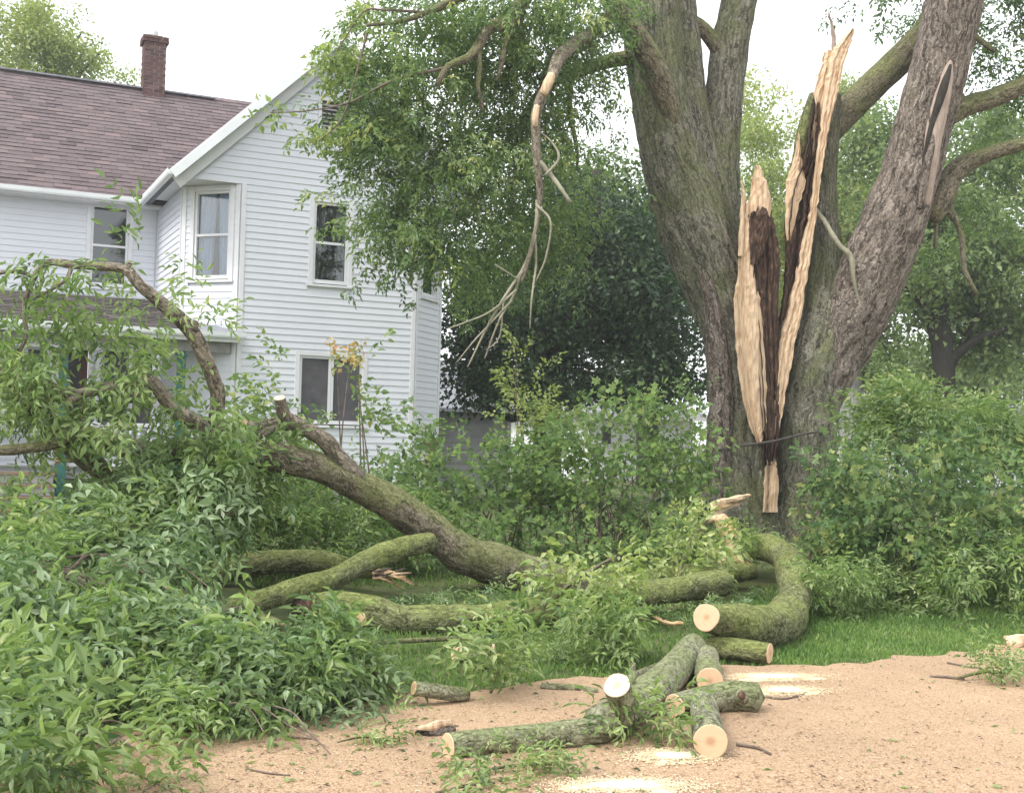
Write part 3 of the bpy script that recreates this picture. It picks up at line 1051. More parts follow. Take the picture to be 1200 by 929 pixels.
# porch door
da, dz1 = Wwing.hit(70, 408); db, _ = Wwing.hit(104, 408)
op_wing.append((da - .09, db + .09, ZF, dz1 + .09))
dr_ = MB()
for a, b, c, d in ((da - .09, da, ZF, dz1 + .09), (db, db + .09, ZF, dz1 + .09), (da, db, dz1, dz1 + .09)):
    dr_.box(Wwing, a, b, -.02, .035, c, d)
dr_ = dr_.build('door', M['trim'], house)
MB().box(Wwing, da + .003, db - .003, -.08, -.04, ZF + .01, dz1 - .003).build('leaf', M['door'], dr_)
MB().box(Wwing, da + .15, db - .15, -.04, -.034, ZF + 1.0, dz1 - .15).build('pane', M['dark_room'], dr_)
MB().box(Wwing, db - .13, db - .08, -.04, .01, ZF + .95, ZF + 1.0).build('handle', M['metal'], dr_)
# porch window beside the door
pa, pz1 = Wwing.hit(120, 408); pb, _ = Wwing.hit(188, 408); _, pz0 = Wwing.hit(150, 500)
op_wing.append(window(Wwing, pa, pb, pz0, pz1, curtain='screen', mid=False, parts=2))
qa, qz1 = Wwing.hit(8, 405); qb, _ = Wwing.hit(52, 405); _, qz0 = Wwing.hit(30, 505)
op_wing.append(window(Wwing, qa, qb, qz0, qz1, curtain='screen', mid=False, parts=2))

z_lo = ZF - .25
pitch_g = (ZR - ZE) / 2.75
def front_range(z):
    if z < ZE - .12:
        return (.06, Wfront.L - .06)
    c = TC - TL
    hw = (ZR - .12 - z) / pitch_g
    return (c - hw, c + hw) if hw > .05 else None
def gable_extra(mb):
    c = TC - TL; hw = 2.62
    zt = ZE + .05
    mb.hexa([Wfront(c - hw, -.12, zt), Wfront(c + hw, -.12, zt), Wfront(c + hw, 0, zt), Wfront(c - hw, 0, zt), Wfront(c - .02, -.12, ZR - .1), Wfront(c + .02, -.12, ZR - .1), Wfront(c + .02, 0, ZR - .1), Wfront(c - .02, 0, ZR - .1)])
for wl, zt, ops, ur, ex in ((Wfront, ZE - .1, op_front, front_range, gable_extra), (Wlch, ZE - .1, op_lch, None, None), (Wret, ZE - .1, [], None, None),
                            (Wwing, ZE - .1, op_wing, None, None), (Wrch, ZE - .1, op_rch, None, None), (Wside, ZE - .1, [], None, None)):
    wp = backing(wl, z_lo, zt, [o for o in ops if not (wl is Wfront and o[2] > ZE)], 0, wl.L, house, 'wall', ex)
    lo = 2.2 if wl is Wwing else .06
    clad(wl, z_lo, ZR if ex else zt - .02, ops, ur or (lambda z, wl=wl, lo=lo: (lo, wl.L - .06)), wp)
# corner boards
for wl in (Wfront, Wlch, Wrch):
    for a, b in ((0.0, .085), (wl.L - .085, wl.L)):
        MB().box(wl, a + .001, b - .001, .002, .036, z_lo - .02, ZE - .105).build('corner_board', M['trim'], house, .004)
MB().box(Wret, .001, .07, .002, .034, z_lo - .02, ZE - .105).build('corner_board', M['trim'], house)
MB().box(Wret, Wret.L - .085, Wret.L - .002, .002, .036, z_lo - .02, ZE - .105).build('corner_board', M['trim'], house)
MB().box(Wside, .002, .085, .002, .036, z_lo - .02, ZE - .105).build('corner_board', M['trim'], house)
# foundation
fd = MB()
for wl in (Wfront, Wlch, Wret, Wwing, Wrch, Wside):
    fd.box(wl, .0, wl.L, -.2, -.015, HZ - .25, z_lo - .003)
fd.build('foundation', M['foundation'], house)
# soffit and frieze under the gable overhang
def HP(t, s, z):
    xy = HT(t, s)
    return np.array([xy[0], xy[1], z])
MB().hexa([HP(TC - 2.72, 0.005, ZE - .1), HP(TC + 2.72, 0.005, ZE - .1), HP(TC + 2.72, 2.4, ZE - .1), HP(TC - 2.72, 2.4, ZE - .1), HP(TC - 2.72, .005, ZE - .06), HP(TC + 2.72, .005, ZE - .06), HP(TC + 2.72, 2.4, ZE - .06), HP(TC - 2.72, 2.4, ZE - .06)]).build('soffit', M['trim'], house)
MB().hexa([HP(-13, SR - .4, ZE - .14), HP(TL - CH - .002, SR - .4, ZE - .14), HP(TL - CH - .002, SR, ZE - .14), HP(-13, SR, ZE - .14), HP(-13, SR - .4, ZE - .10), HP(TL - CH - .002, SR - .4, ZE - .10), HP(TL - CH - .002, SR, ZE - .10), HP(-13, SR, ZE - .10)]).build('soffit', M['trim'], house)

# roofs: each slope is a deck with its shingles
def slope(p0, ud, vd, ul, vl, skip=None, max_parts=0, name='roof', expo=.145, tabw=.31, seed=1, smat='shingle'):
    """p0: lower left corner of the slope (on the eave), ud along it, vd up it"""
    p0 = np.asarray(p0); ud = unit(np.asarray(ud)); vd = unit(np.asarray(vd)); nd = unit(np.cross(ud, vd))
    fr = lambda u, o, z: p0 + ud * u + nd * o + vd * z
    deck = MB().box(fr, 0, ul, -.11, -.012, 0, vl).build(name, M['grey_roof'], house)
    rng = random.Random(seed)
    tabs = []
    v = -.03; row = 0
    while v < vl - .02:
        u = -(row % 2) * tabw / 2 - rng.random() * .05
        while u < ul:
            a, b = max(0, u) + .004, min(ul, u + tabw) - .004
            if b - a > .03 and not (skip and skip(fr((a + b) / 2, 0, v + .07))):
                tabs.append((a, b, v, rng.gauss(.5, .15), rng.uniform(.012, .026)))
            u += tabw
        v += expo; row += 1
    def tab(mb, a, b, v, tn, th, f=fr):
        mb.hexa([f(a, 0, v), f(b, 0, v), f(b, th, v), f(a, th, v), f(a, -.008, v + expo * 1.25), f(b, -.008, v + expo * 1.25), f(b, .003, v + expo * 1.25), f(a, .003, v + expo * 1.25)], min(.97, max(.03, tn)))
    rest = MB()
    for i, tb in enumerate(tabs):
        if i < max_parts:
            m = MB(); tab(m, *tb)
            link('shingle', m.mesh(M[smat], tint=True), deck)
        else:
            tab(rest, *tb)
    if rest.n:
        o = link('shingles', rest.mesh(M[smat], tint=True), deck)
        o['kind'] = 'stuff'
    return deck

D3 = np.array([*D, 0]); N3 = np.array([*N, 0])
vg = np.array([D[0] * 2.75, D[1] * 2.75, ZR - ZE])            # up the left slope of the gable
lg = np.linalg.norm(vg)
run_w = RUN_W
ZW = ZE + .0
def below_gable(p):
    t = (p[:2] - H0) @ D
    return p[2] < ZE + (t - (TC - 2.75)) * pitch_g - .02
vw = np.array([N[0] * run_w, N[1] * run_w, ZWR - ZW]); lw = np.linalg.norm(vw)
slope(HP(-11.5, SR - .38, ZW - .02), D3, vw, 11.4, lw, below_gable, 300, seed=2)
slope(HP(-.1, SR - .38 + 2 * run_w, ZW - .02), -D3, np.array([-N[0] * run_w, -N[1] * run_w, ZWR - ZW]), 11.4, lw, lambda p: True, 0, seed=3)
# gable front roof: left slope (u runs from the ridge end back to the street) and right slope
slope(HP(TC - 2.8, 5.7, ZE - .05), -N3, vg, 6.05, lg + .06, None, 0, seed=4)
slope(HP(TC + 2.8, -.35, ZE - .05), N3, np.array([-vg[0], -vg[1], vg[2]]), 6.05, lg + .06, None, 0, seed=5)
# ridge cap on the wing
MB().bar(HP(-11.5, SR - .38 + run_w, ZWR + .0), HP(-1.0, SR - .38 + run_w, ZWR + .0), .22, .03).build('ridge_cap', M['grey_roof'], house)
# rake boards and fascia
for sg in (-1, 1):
    a = HP(TC + sg * 2.86, -.37, ZE - .155); b = HP(TC, -.37, ZR - .055)
    MB().bar(a, b, .035, .15, np.cross(b - a, N3)).build('rake_board', M['gutter'], house, .004)
    a2 = HP(TC + sg * 2.80, -.17, ZE - .2); b2 = HP(TC, -.17, ZR - .14)
    MB().bar(a2, b2, .34, .02, np.cross(np.cross(b2 - a2, N3), b2 - a2) * 1.0 + np.cross(b2 - a2, N3)).build('rake_soffit', M['trim'], house)
def gutter(a, b, name='gutter'):
    a = np.asarray(a); b = np.asarray(b)
    d = unit(b - a); x = unit(np.cross(d, [0, 0, 1]))
    prof = [(-.05, .05), (-.05, -.05), (.035, -.05), (.05, -.02), (.058, .05), (.05, .05), (.04, -.01), (.028, -.04), (-.04, -.04), (-.04, .05)]
    V = [p + x * u + np.array([0, 0, v]) for p in (a, b) for u, v in prof]
    n = len(prof)
    q = [(i, (i + 1) % n, n + (i + 1) % n, n + i) for i in range(n)]
    return link(name, mesh(np.array(V), [np.array(q), np.array([list(range(n))[::-1]]), np.array([list(range(n, 2 * n))])], M['gutter']), house)
gutter(HP(-11.5, SR - .45, ZE - .06), HP(TC - 2.80, SR - .45, ZE - .06))
gutter(HP(TC - 2.88, SR - .40, ZE - .10), HP(TC - 2.88, -.34, ZE - .10))
gutter(HP(TC + 2.88, -.34, ZE - .10), HP(TC + 2.88, 5, ZE - .10))

# chimney of single bricks
ch_xy = None
bd = ray(179, 104)
den = bd[:2] @ N; tt = ((H0 + N * (SR - .38 + run_w) - CAM[:2]) @ N) / den
cc = (CAM + bd * tt)
ct = (cc[:2] - H0) @ D
cz0, cz1 = ZWR - .45, CAMZ + (ray(179, 50) * tt)[2]
chim = MB().box(lambda u, o, z: HP(ct + u, SR - .38 + run_w + o, z), -.215, .215, -.215, .215, cz0, cz1 + .01).build('chimney', M['foundation'], house)
def chim_frame(side):
    ax = [((1, 0), (0, -1)), ((0, 1), (1, 0)), ((-1, 0), (0, 1)), ((0, -1), (-1, 0))][side]
    return lambda u, o, z: HP(ct + ax[0][0] * u + ax[1][0] * o, SR - .38 + run_w + ax[0][1] * u + ax[1][1] * o, z)
brick_meshes = {}
rngc = random.Random(9)
crs = 0; z = cz0
while z < cz1 + .06:
    out = .225 if z < cz1 - .12 else (.245 if z < cz1 - .06 else .27)
    for side in range(4):
        f = chim_frame(side)
        u = -out + (.0 if (crs + side) % 2 else .105)
        while u < out - .02:
            b = min(u + .2, out - (.0 if (crs + side) % 2 else 0))
            MBb = MB(); e = rngc.uniform(0, .006)
            MBb.box(f, u + .004, b - .004, out - .1, out + e, z + .004, z + .064, max(.05, min(.95, rngc.gauss(.45, .2))))
            link('brick', MBb.mesh(M['brick'], tint=True), chim)
            u += .21
    z += .072; crs += 1
MB().box(lambda u, o, z: HP(ct + u, SR - .38 + run_w + o, z), -.16, .16, -.16, .16, z, z + .04).build('cap', M['foundation'], chim)
tube_obj('flue', [np.array([*HP(ct, SR - .38 + run_w, z + .03), .075]), np.array([*HP(ct, SR - .38 + run_w, z + .16), .075]), np.array([*HP(ct, SR - .38 + run_w, z + .2), .03])], M['metal'], chim, 12, .04, 0)

# porch on the street side of the wing
PT0, PT1, PS0 = -9.5, TL - .02, -.02
pz_e = Wfront.hit(270, 391)[1]
pz_t = pz_e + .72
def lerp(a, b, t): return a + (b - a) * t
pr = slope(HP(PT0, PS0 - .2, pz_e), D3, np.array([N[0] * 2.6, N[1] * 2.6, .72]), (TL - CH) - PT0 + .0, math.hypot(2.6, .72), None, 0, 'porch_roof', seed=8, smat='shingle_dark')
pr2 = MB()
pr2.hexa([HP(TL - CH, PS0 - .2, pz_e - .1), HP(TL + .03, PS0 - .2, pz_e - .1), HP(TL - .02, .0, pz_e - .05), HP(TL - CH, .72, pz_e + .02), HP(TL - CH, PS0 - .2, pz_e + .012), HP(TL + .03, PS0 - .2, pz_e + .012), HP(TL - .02, .0, pz_e + .07), HP(TL - CH, .72, pz_e + .27)])
pr2.build('porch_hip', M['grey_roof'], house)
MB().bar(HP(PT0, PS0 - .22, pz_e - .08), HP(TL + .06, PS0 - .22, pz_e - .08), .03, .17).build('fascia', M['gutter'], house)
gutter(HP(PT0, PS0 - .30, pz_e - .05), HP(TL + .08, PS0 - .30, pz_e - .05))
MB().bar(HP(PT0, PS0 + .05, pz_e - .24), HP(TL - .12, PS0 + .05, pz_e - .24), .14, .2).build('porch_beam', M['porch_grey'], house)
MB().hexa([HP(PT0, PS0 - .05, ZF - .12), HP(TL - .06, PS0 - .05, ZF - .12), HP(TL - CH - .05, SR - .01, ZF - .12), HP(PT0, SR - .01, ZF - .12), HP(PT0, PS0 - .05, ZF - .02), HP(TL - .06, PS0 - .05, ZF - .02), HP(TL - CH - .05, SR - .01, ZF - .02), HP(PT0, SR - .01, ZF - .02)]).build('porch_floor', M['porch_grey'], house)
Wporch = Wall(HT(PT0, PS0 + .05), HT(TL, PS0 + .05))
post_u = [Wporch.hit(x, 470)[0] for x in (-25, 73, 211)]
for u in post_u:
    po = MB().box(Wporch, u - .065, u + .065, -.065, .065, ZF - .015, pz_e - .345).build('porch_post', M['green_paint'], house, .006)
    MB().box(Wporch, u - .09, u + .09, -.09, .09, pz_e - .44, pz_e - .37).build('collar', M['green_paint'], po, .005)
    MB().box(Wporch, u - .085, u + .085, -.085, .085, ZF - .014, ZF + .12).build('base', M['green_paint'], po, .005)
# green skirt post seen down to the ground, lattice, balustrade
MB().box(Wporch, post_u[1] - .07, post_u[1] + .07, .12, .2, HZ - .05, ZF + .3).build('stair_post', M['green_paint'], house)
for a, b in ((post_u[1] + .09, post_u[2] - .09), (post_u[2] + .09, Wporch.L - .14)):
    MB().box(Wporch, a, b, -.03, .03, ZF + .74, ZF + .80).build('handrail', M['trim'], house)
    MB().box(Wporch, a, b, -.025, .025, ZF + .08, ZF + .13).build('bottom_rail', M['trim'], house)
    n = int((b - a) / .13)
    for i in range(1, n):
        u = a + (b - a) * i / n
        MB().box(Wporch, u - .018, u + .018, -.018, .018, ZF + .131, ZF + .739).build('baluster', M['trim'], house)
lat = MB().box(Wporch, post_u[1] + .1, Wporch.L - .05, -.05, -.04, HZ - .05, ZF - .125).build('porch_skirt', M['porch_grey'], house)
u = post_u[1] + .12
while u < Wporch.L - .5:
    for sg in (0, 1):
        a_, b_ = (u, u + .42) if sg == 0 else (u + .42, u)
        MB().bar(Wporch(a_, -.03 + .012 * sg, HZ - .03), Wporch(b_, -.03 + .012 * sg, ZF - .13), .008, .035, (Wporch.o[0], Wporch.o[1], 0)).build('lattice', M['trim'], lat)
    u += .14
# wooden steps left of the green post
st = MB()
for k in range(4):
    z1 = ZF - .02 - k * .18
    tr_ = MB().box(Wporch, post_u[1] - 1.15, post_u[1] - .1, .06 + k * .27, .34 + k * .27, z1 - .045, z1).build('stair_tread', M['porch_wood'], house)
    MB().box(Wporch, post_u[1] - 1.13, post_u[1] - .12, .30 + k * .27, .32 + k * .27, z1 - .17, z1 - .046).build('riser', M['porch_grey'], tr_)
MB().bar(Wporch(post_u[1] - .14, .15, ZF + .82), Wporch(post_u[1] - .14, 1.05, ZF + .15), .05, .08).build('stair_rail', M['porch_wood'], house)

# ================================================================== the split maple
TB = on_lawn(900, 632)
DT = float(TB @ _f - CAM @ _f) / K                     # depth of the trunk
maple = thing('split_maple', 'huge mossy maple with a trunk split open by the storm', 'tree', (TB[0], TB[1], ground_z(TB[0], TB[1])))

def root_flare(amt, n=5, h=.9):
    def f(U, Vv, L):
        fall = np.exp(-L / h)[:, None]
        return amt * fall * (.6 + .6 * np.cos(2 * np.pi * (U * n + .1)) * .5)
    return f

def stem(name, pts, mat, seg=56, ridge=.035, lump=.05, seed=0, flare=None, step=.06, parent=maple, flat=None):
    return tube_obj(name, px_pts([(a, b, DT + d, h) for a, b, d, h in pts]), mat, parent, seg, step, lump, ridge, seed, (None, None), flat, flare)

# left half of the trunk with its two leaders
stem('trunk', [(872, 665, .1, 46), (868, 610, .1, 43), (864, 560, .1, 37), (863, 500, .1, 32), (860, 430, .1, 31), (851, 370, .1, 34), (830, 310, .05, 40), (808, 250, .0, 41), (789, 190, -.05, 36), (775, 130, -.1, 34), (768, 70, -.15, 33), (765, 0, -.2, 33), (762, -90, -.3, 31), (770, -240, -.5, 26)], M['bark_big'], 90, .06, .06, 1, root_flare(.28))
stem('leader', [(846, 360, .35, 34), (838, 290, .4, 34), (822, 210, .4, 30), (806, 130, .35, 26), (796, 60, .35, 25), (790, 0, .35, 24), (786, -120, .3, 20)], M['bark_big'], 48, .045, .05, 2)
stem('leader', [(850, 350, .3, 24), (847, 280, .45, 24), (845, 200, .5, 22), (848, 120, .55, 22), (855, 60, .6, 22), (866, 5, .7, 21), (884, -60, .9, 19), (910, -160, 1.2, 17)], M['bark_big'], 44, .04, .05, 3)
stem('bark_scar', [(846, 600, -.28, 12), (845, 520, -.34, 13), (845, 460, -.36, 13), (840, 400, -.36, 12), (833, 350, -.36, 10), (822, 315, -.4, 5)], M['bark_brown'], 20, .05, .12, 4)
# right half of the trunk and the hollow leaning leader
stem('trunk', [(940, 665, .1, 44), (940, 610, .1, 40), (942, 550, .1, 36), (945, 490, .1, 36), (951, 430, .1, 38), (960, 380, .1, 34), (966, 320, .12, 22), (966, 270, .1, 17), (966, 210, .1, 14), (972, 150, .1, 12), (979, 110, .1, 7)], M['bark_big'], 90, .06, .06, 5, root_flare(.25))
stem('leader', [(955, 470, .15, 30), (975, 415, .1, 38), (1000, 365, .0, 40), (1026, 310, -.1, 39), (1050, 255, -.2, 37), (1070, 195, -.3, 34), (1088, 130, -.4, 32), (1104, 70, -.5, 32), (1118, 0, -.6, 33), (1130, -90, -.8, 30), (1140, -240, -1.0, 25)], M['bark_brown'], 60, .045, .05, 6)
# limb crossing behind the leaning leader
stem('limb', [(966, 160, .3, 15), (985, 138, .35, 17), (1012, 110, .45, 17), (1045, 78, .55, 17), (1080, 45, .6, 18), (1110, 5, .6, 19), (1135, -60, .6, 17)], M['bark_limb'], 28, .04, .06, 7)
# the opened scar with its slit in the leaning leader
stem('open_scar', [(1083, 240, -.57, 9), (1087, 190, -.65, 14), (1096, 140, -.74, 15), (1106, 100, -.81, 12), (1114, 64, -.85, 4)], M['wood_bare'], 22, .03, .06, 8, flat=.8)
stem('slit', [(1077, 234, -.64, 1.5), (1083, 190, -.78, 2.8), (1091, 150, -.88, 3.2), (1101, 118, -.95, 5.0), (1108, 96, -.96, 4.6), (1114, 76, -.94, 1.5)], M['bark_dark'], 12, .02, .05, 9)
stem('scar_rim', [(1078, 244, -.72, 4), (1086, 196, -.83, 4.5), (1093, 160, -.86, 3.5), (1086, 120, -.82, 0.8)], M['bark_brown'], 12, .05, .1, 10)

# splintered stubs: slabs lofted from left and right edges
def slab(name, rows, front, thick, mat, seed, jag=0, parent=maple, fibres=9, rough=.022):
    """rows: (y, x left, x right) pixels from bottom to top at depth DT + front; ragged top"""
    rng = np.random.default_rng(seed)
    rows = np.array(rows, float)
    y = np.linspace(0, len(rows) - 1, max(6, int(abs(rows[0, 0] - rows[-1, 0]) / 5)))
    i = np.minimum(y.astype(int), len(rows) - 2); f = (y - i)[:, None]
    rr = rows[i] * (1 - f) + rows[i + 1] * f
    V = []
    m = fibres
    fib = rng.normal(size=(m + 1)) * rough
    wander = np.cumsum(rng.normal(size=(max(6, int(abs(rows[0, 0] - rows[-1, 0]) / 5)), m + 1)) * rough * .22, 0)
    jagx = np.cumsum(rng.normal(size=(len(rr), 2)) * .55, 0); jagx -= np.linspace(0, 1, len(rr))[:, None] * jagx[-1]
    for k, (py, xl, xr) in enumerate(rr):
        xl += jagx[k, 0] * .7 + rng.normal() * .5; xr += jagx[k, 1] * .7 + rng.normal() * .5
        fr_ = []
        for j in range(m + 1):
            s = j / m
            bulge = math.sin(math.pi * s) ** .7 * .05
            fr_.append(P(xl + (xr - xl) * s, py, DT + front - bulge + fib[j] + wander[k, j] * .5 + rng.normal() * .006))
        bk = [P(xl + (xr - xl) * s, py, DT + front + thick) for s in (1, .5, 0)]
        V.append(fr_ + bk)
    n = m + 1 + 3
    V = np.array(V)
    if jag:
        for j in range(m + 1):
            V[-1, j] += np.array([0, 0, rng.uniform(-jag, jag)])
    idx = np.arange(len(V) * n).reshape(len(V), n)
    q = np.stack([idx[:-1], np.roll(idx, -1, 1)[:-1], np.roll(idx, -1, 1)[1:], idx[1:]], -1).reshape(-1, 4)
    return link(name, mesh(V.reshape(-1, 3), [q, idx[:1, ::-1], idx[-1:]], mat), parent)

# standing stub: pale split face, rotten heart, thin side splinters
slab('split_wood', [(520, 888, 893), (500, 878, 897), (450, 868, 897), (400, 863, 893), (350, 862, 888), (320, 865, 883), (290, 867, 880), (262, 869, 878), (240, 870, 876), (232, 871, 874)], -.66, .25, M['wood_fresh'], 21, .06)
slab('split_wood', [(268, 880, 902), (250, 876, 905), (232, 878, 904), (218, 880, 900), (206, 882, 896), (194, 886, 890)], -.64, .2, M['wood_fresh'], 20, .03)
slab('split_wood', [(300, 865, 872), (260, 867, 873), (230, 868, 873), (212, 868, 870)], -.70, .05, M['wood_fresh'], 22, .02, fibres=4)
slab('rotten_heart', [(545, 893, 908), (500, 891, 914), (440, 886, 914), (380, 882, 913), (320, 878, 914), (280, 874, 911), (258, 876, 907), (246, 880, 904)], -.60, .5, M['wood_rot'], 23, .10, fibres=16, rough=.04)
slab('rotten_heart', [(310, 879, 888), (290, 876, 896), (272, 876, 902), (258, 878, 904), (250, 884, 900)], -.70, .1, M['wood_rot'], 24, .12)
slab('rotten_heart', [(600, 898, 905), (545, 898, 908), (480, 900, 916), (420, 904, 926), (380, 910, 930), (340, 918, 940), (300, 922, 942), (260, 922, 950), (225, 926, 953), (190, 938, 957), (160, 944, 961), (135, 949, 963), (118, 952, 960)], -.50, .45, M['wood_rot'], 25, .10, fibres=14, rough=.04)
slab('split_wood', [(600, 894, 912), (575, 895, 913), (552, 896, 912), (540, 898, 909)], -.60, .15, M['wood_fresh'], 26, .03)
slab('split_wood', [(512, 899, 913), (480, 902, 918), (440, 906, 925), (400, 913, 930), (360, 924, 938), (320, 933, 945), (290, 938, 950), (260, 945, 955), (220, 951, 961), (180, 956, 967), (140, 962, 974), (100, 968, 985), (70, 972, 992), (50, 984, 998), (34, 998, 1002)], -.56, .16, M['wood_fresh'], 27, .02)
slab('split_wood', [(190, 952, 960), (150, 946, 966), (110, 952, 972), (75, 962, 984), (62, 966, 978)], -.44, .2, M['wood_fresh'], 28, .05)
slab('split_wood', [(282, 922, 926), (240, 921, 936), (215, 922, 945), (196, 926, 940), (182, 931, 938), (160, 934, 938)], -.55, .12, M['wood_fresh'], 29, .10)
slab('split_wood', [(66, 974, 982), (40, 974, 978), (14, 970, 971.5)], -.4, .03, M['wood_bare'], 30, .01, fibres=3)
stem('bark_strip', [(210, 0, 0, 0)][:0] + [(930, 205, -.44, 5), (936, 180, -.44, 7), (944, 145, -.44, 7), (952, 110, -.42, 4)], M['bark_moss'], 14, .04, .1, 31)
stem('bark_strip', [(905, 640, -.30, 10), (896, 590, -.36, 10), (893, 540, -.44, 9), (893, 512, -.5, 5)], M['bark_big'], 16, .08, .15, 32)
# dead twig on the stub
stem('dead_twig', [(955, 245, -.35, 3.2), (968, 262, -.5, 3), (982, 285, -.6, 3), (997, 302, -.62, 3.6), (1001, 330, -.6, 2.2), (1008, 360, -.55, 1.2)], M['twig_pale'], 8, .05, .15, 33, step=.04)
# dark line of an old cable round the trunk
tube_obj('cable', [np.append(P(a, b, DT + d), .018) for a, b, d in ((826, 528, .2), (842, 527, -.52), (870, 522, -.80), (905, 517, -.72), (935, 510, -.74), (965, 504, -.55), (984, 500, .2))], M['rope'], maple, 8, .06, .05)

# limbs of the crown
LIMBS = [
    [(800, 190, -.25, 4), (792, 155, -.42, 9), (780, 115, -.58, 13), (766, 76, -.75, 15), (745, 42, -1.0, 14), (722, 10, -1.3, 12), (700, -25, -1.7, 11)],
    [(768, 60, -.2, 11), (735, 68, -.3, 9), (705, 74, -.5, 8), (668, 88, -.8, 7), (640, 100, -1.2, 5), (610, 140, -1.5, 3)],
    [(724, 12, -1.2, 8), (695, 36, -1.5, 7), (665, 55, -1.8, 7), (650, 68, -1.9, 6), (640, 92, -2.0, 6)],
    [(700, -25, -1.7, 10), (650, -30, -2.2, 10), (615, -5, -2.6, 9), (600, 25, -2.8, 8), (575, 33, -3.0, 7), (560, 55, -3.2, 6), (548, 68, -3.3, 5), (525, 78, -3.4, 4), (512, 100, -3.5, 3)],
    [(600, 25, -2.8, 6), (592, 50, -2.9, 4), (588, 75, -3.0, 3), (582, 95, -3.0, 2)],
    [(650, -30, -2.2, 8), (590, -20, -2.6, 6), (540, -2, -3.0, 5), (500, 15, -3.2, 4), (470, 25, -3.3, 3), (430, 30, -3.4, 2)],
    [(560, 55, -3.2, 4), (562, 80, -3.2, 3), (560, 100, -3.2, 3), (566, 130, -3.1, 2)],
    [(668, 88, -.8, 4), (668, 130, -1.0, 3), (676, 175, -1.1, 2.4), (676, 200, -1.1, 1.5)],
    [(1090, 255, -.1, 12), (1102, 238, -.1, 14), (1112, 212, -.1, 13), (1130, 193, -.1, 11), (1160, 180, -.2, 9), (1200, 168, -.3, 8), (1260, 150, -.4, 7)],
    [(1108, 140, -.3, 11), (1135, 124, -.2, 12), (1165, 115, -.2, 11), (1200, 98, -.2, 10), (1260, 60, -.2, 9)],
    [(1112, 215, -.1, 6), (1110, 240, -.1, 6), (1122, 262, -.1, 4), (1128, 285, -.1, 3.4), (1130, 315, -.2, 3), (1145, 345, -.2, 2.4)],
    [(1108, 238, -.1, 3.5), (1098, 255, -.1, 3), (1096, 290, -.1, 2)],
    [(850, 70, .5, 9), (825, 35, .4, 9), (800, 20, .3, 8)],
    [(1165, 60, -.6, 3), (1120, 25, -.7, 4), (1090, -10, -.7, 4)],
]
for k, l in enumerate(LIMBS):
    stem('limb', l, M['bark_limb'], 14, .03, .08, 40 + k, step=.08)
# the broken limb hanging in the crown, bark torn off, with its bare twigs
HANG = [(706, 32, -1.4, 7), (680, 48, -2.3, 7), (655, 68, -3.0, 8), (645, 95, -3.3, 6), (636, 112, -3.4, 6), (628, 135, -3.4, 5.5), (628, 170, -3.4, 5.5), (631, 205, -3.4, 5), (632, 235, -3.4, 3.6), (626, 280, -3.4, 2.6), (612, 330, -3.4, 2)]
hb = stem('hanging_limb', HANG, M['bark_arch'], 14, .05, .12, 60)
stem('torn_wood', [(646, 88, -3.40, 4.8), (642, 98, -3.47, 5.6), (637, 110, -3.50, 4.4)], M['wood_fresh'], 10, .05, .1, 61, step=.03, parent=hb)
stem('torn_wood', [(629, 124, -3.50, 3.4), (627, 138, -3.51, 3.8), (627, 148, -3.48, 2.8)], M['wood_fresh'], 10, .05, .1, 62, step=.03, parent=hb)
stem('twig', [(632, 190, -3.4, 4), (645, 205, -3.4, 3.2), (658, 222, -3.5, 2.6), (668, 237, -3.5, 2.4)], M['twig_pale'], 8, .05, .1, 63, parent=hb)
rgt = np.random.default_rng(77)
TW = [[(630, 235, 2.4), (627, 270, 2), (615, 310, 1.7), (590, 350, 1.6), (570, 385, 1.3), (548, 430, .8)], [(627, 275, 1.6), (628, 310, 1.4), (623, 350, 1.1), (621, 385, .7)], [(612, 318, 1.5), (600, 350, 1.3), (585, 375, 1.2), (568, 420, .8)], [(605, 340, 1.3), (575, 365, 1.1), (545, 378, .9), (525, 385, .6)], [(600, 352, 1.1), (572, 382, 1), (555, 400, .8), (535, 425, .6)], [(628, 240, 1.5), (645, 260, 1.2), (640, 300, 1), (628, 330, .7)], [(640, 205, 1.6), (655, 185, 1.4), (645, 165, 1), (628, 152, 1)], [(610, 330, 1.1), (596, 320, .9), (580, 310, .7)], [(590, 355, 1), (585, 395, .8), (570, 410, .6)]]
for k, l in enumerate(TW):
    stem('twig', [(a, b, -3.42 + .08 * rgt.normal(), h * 1.15) for a, b, h in l], M['twig_pale'], 6, .03, .05, 70 + k, step=.05, parent=hb)

CL = {}
def clusters(key, kinds=6, **kw):
    if key not in CL:
        CL[key] = [cluster(500 + i * 31 + len(key) * 7, **kw) for i in range(kinds)]
    return CL[key]

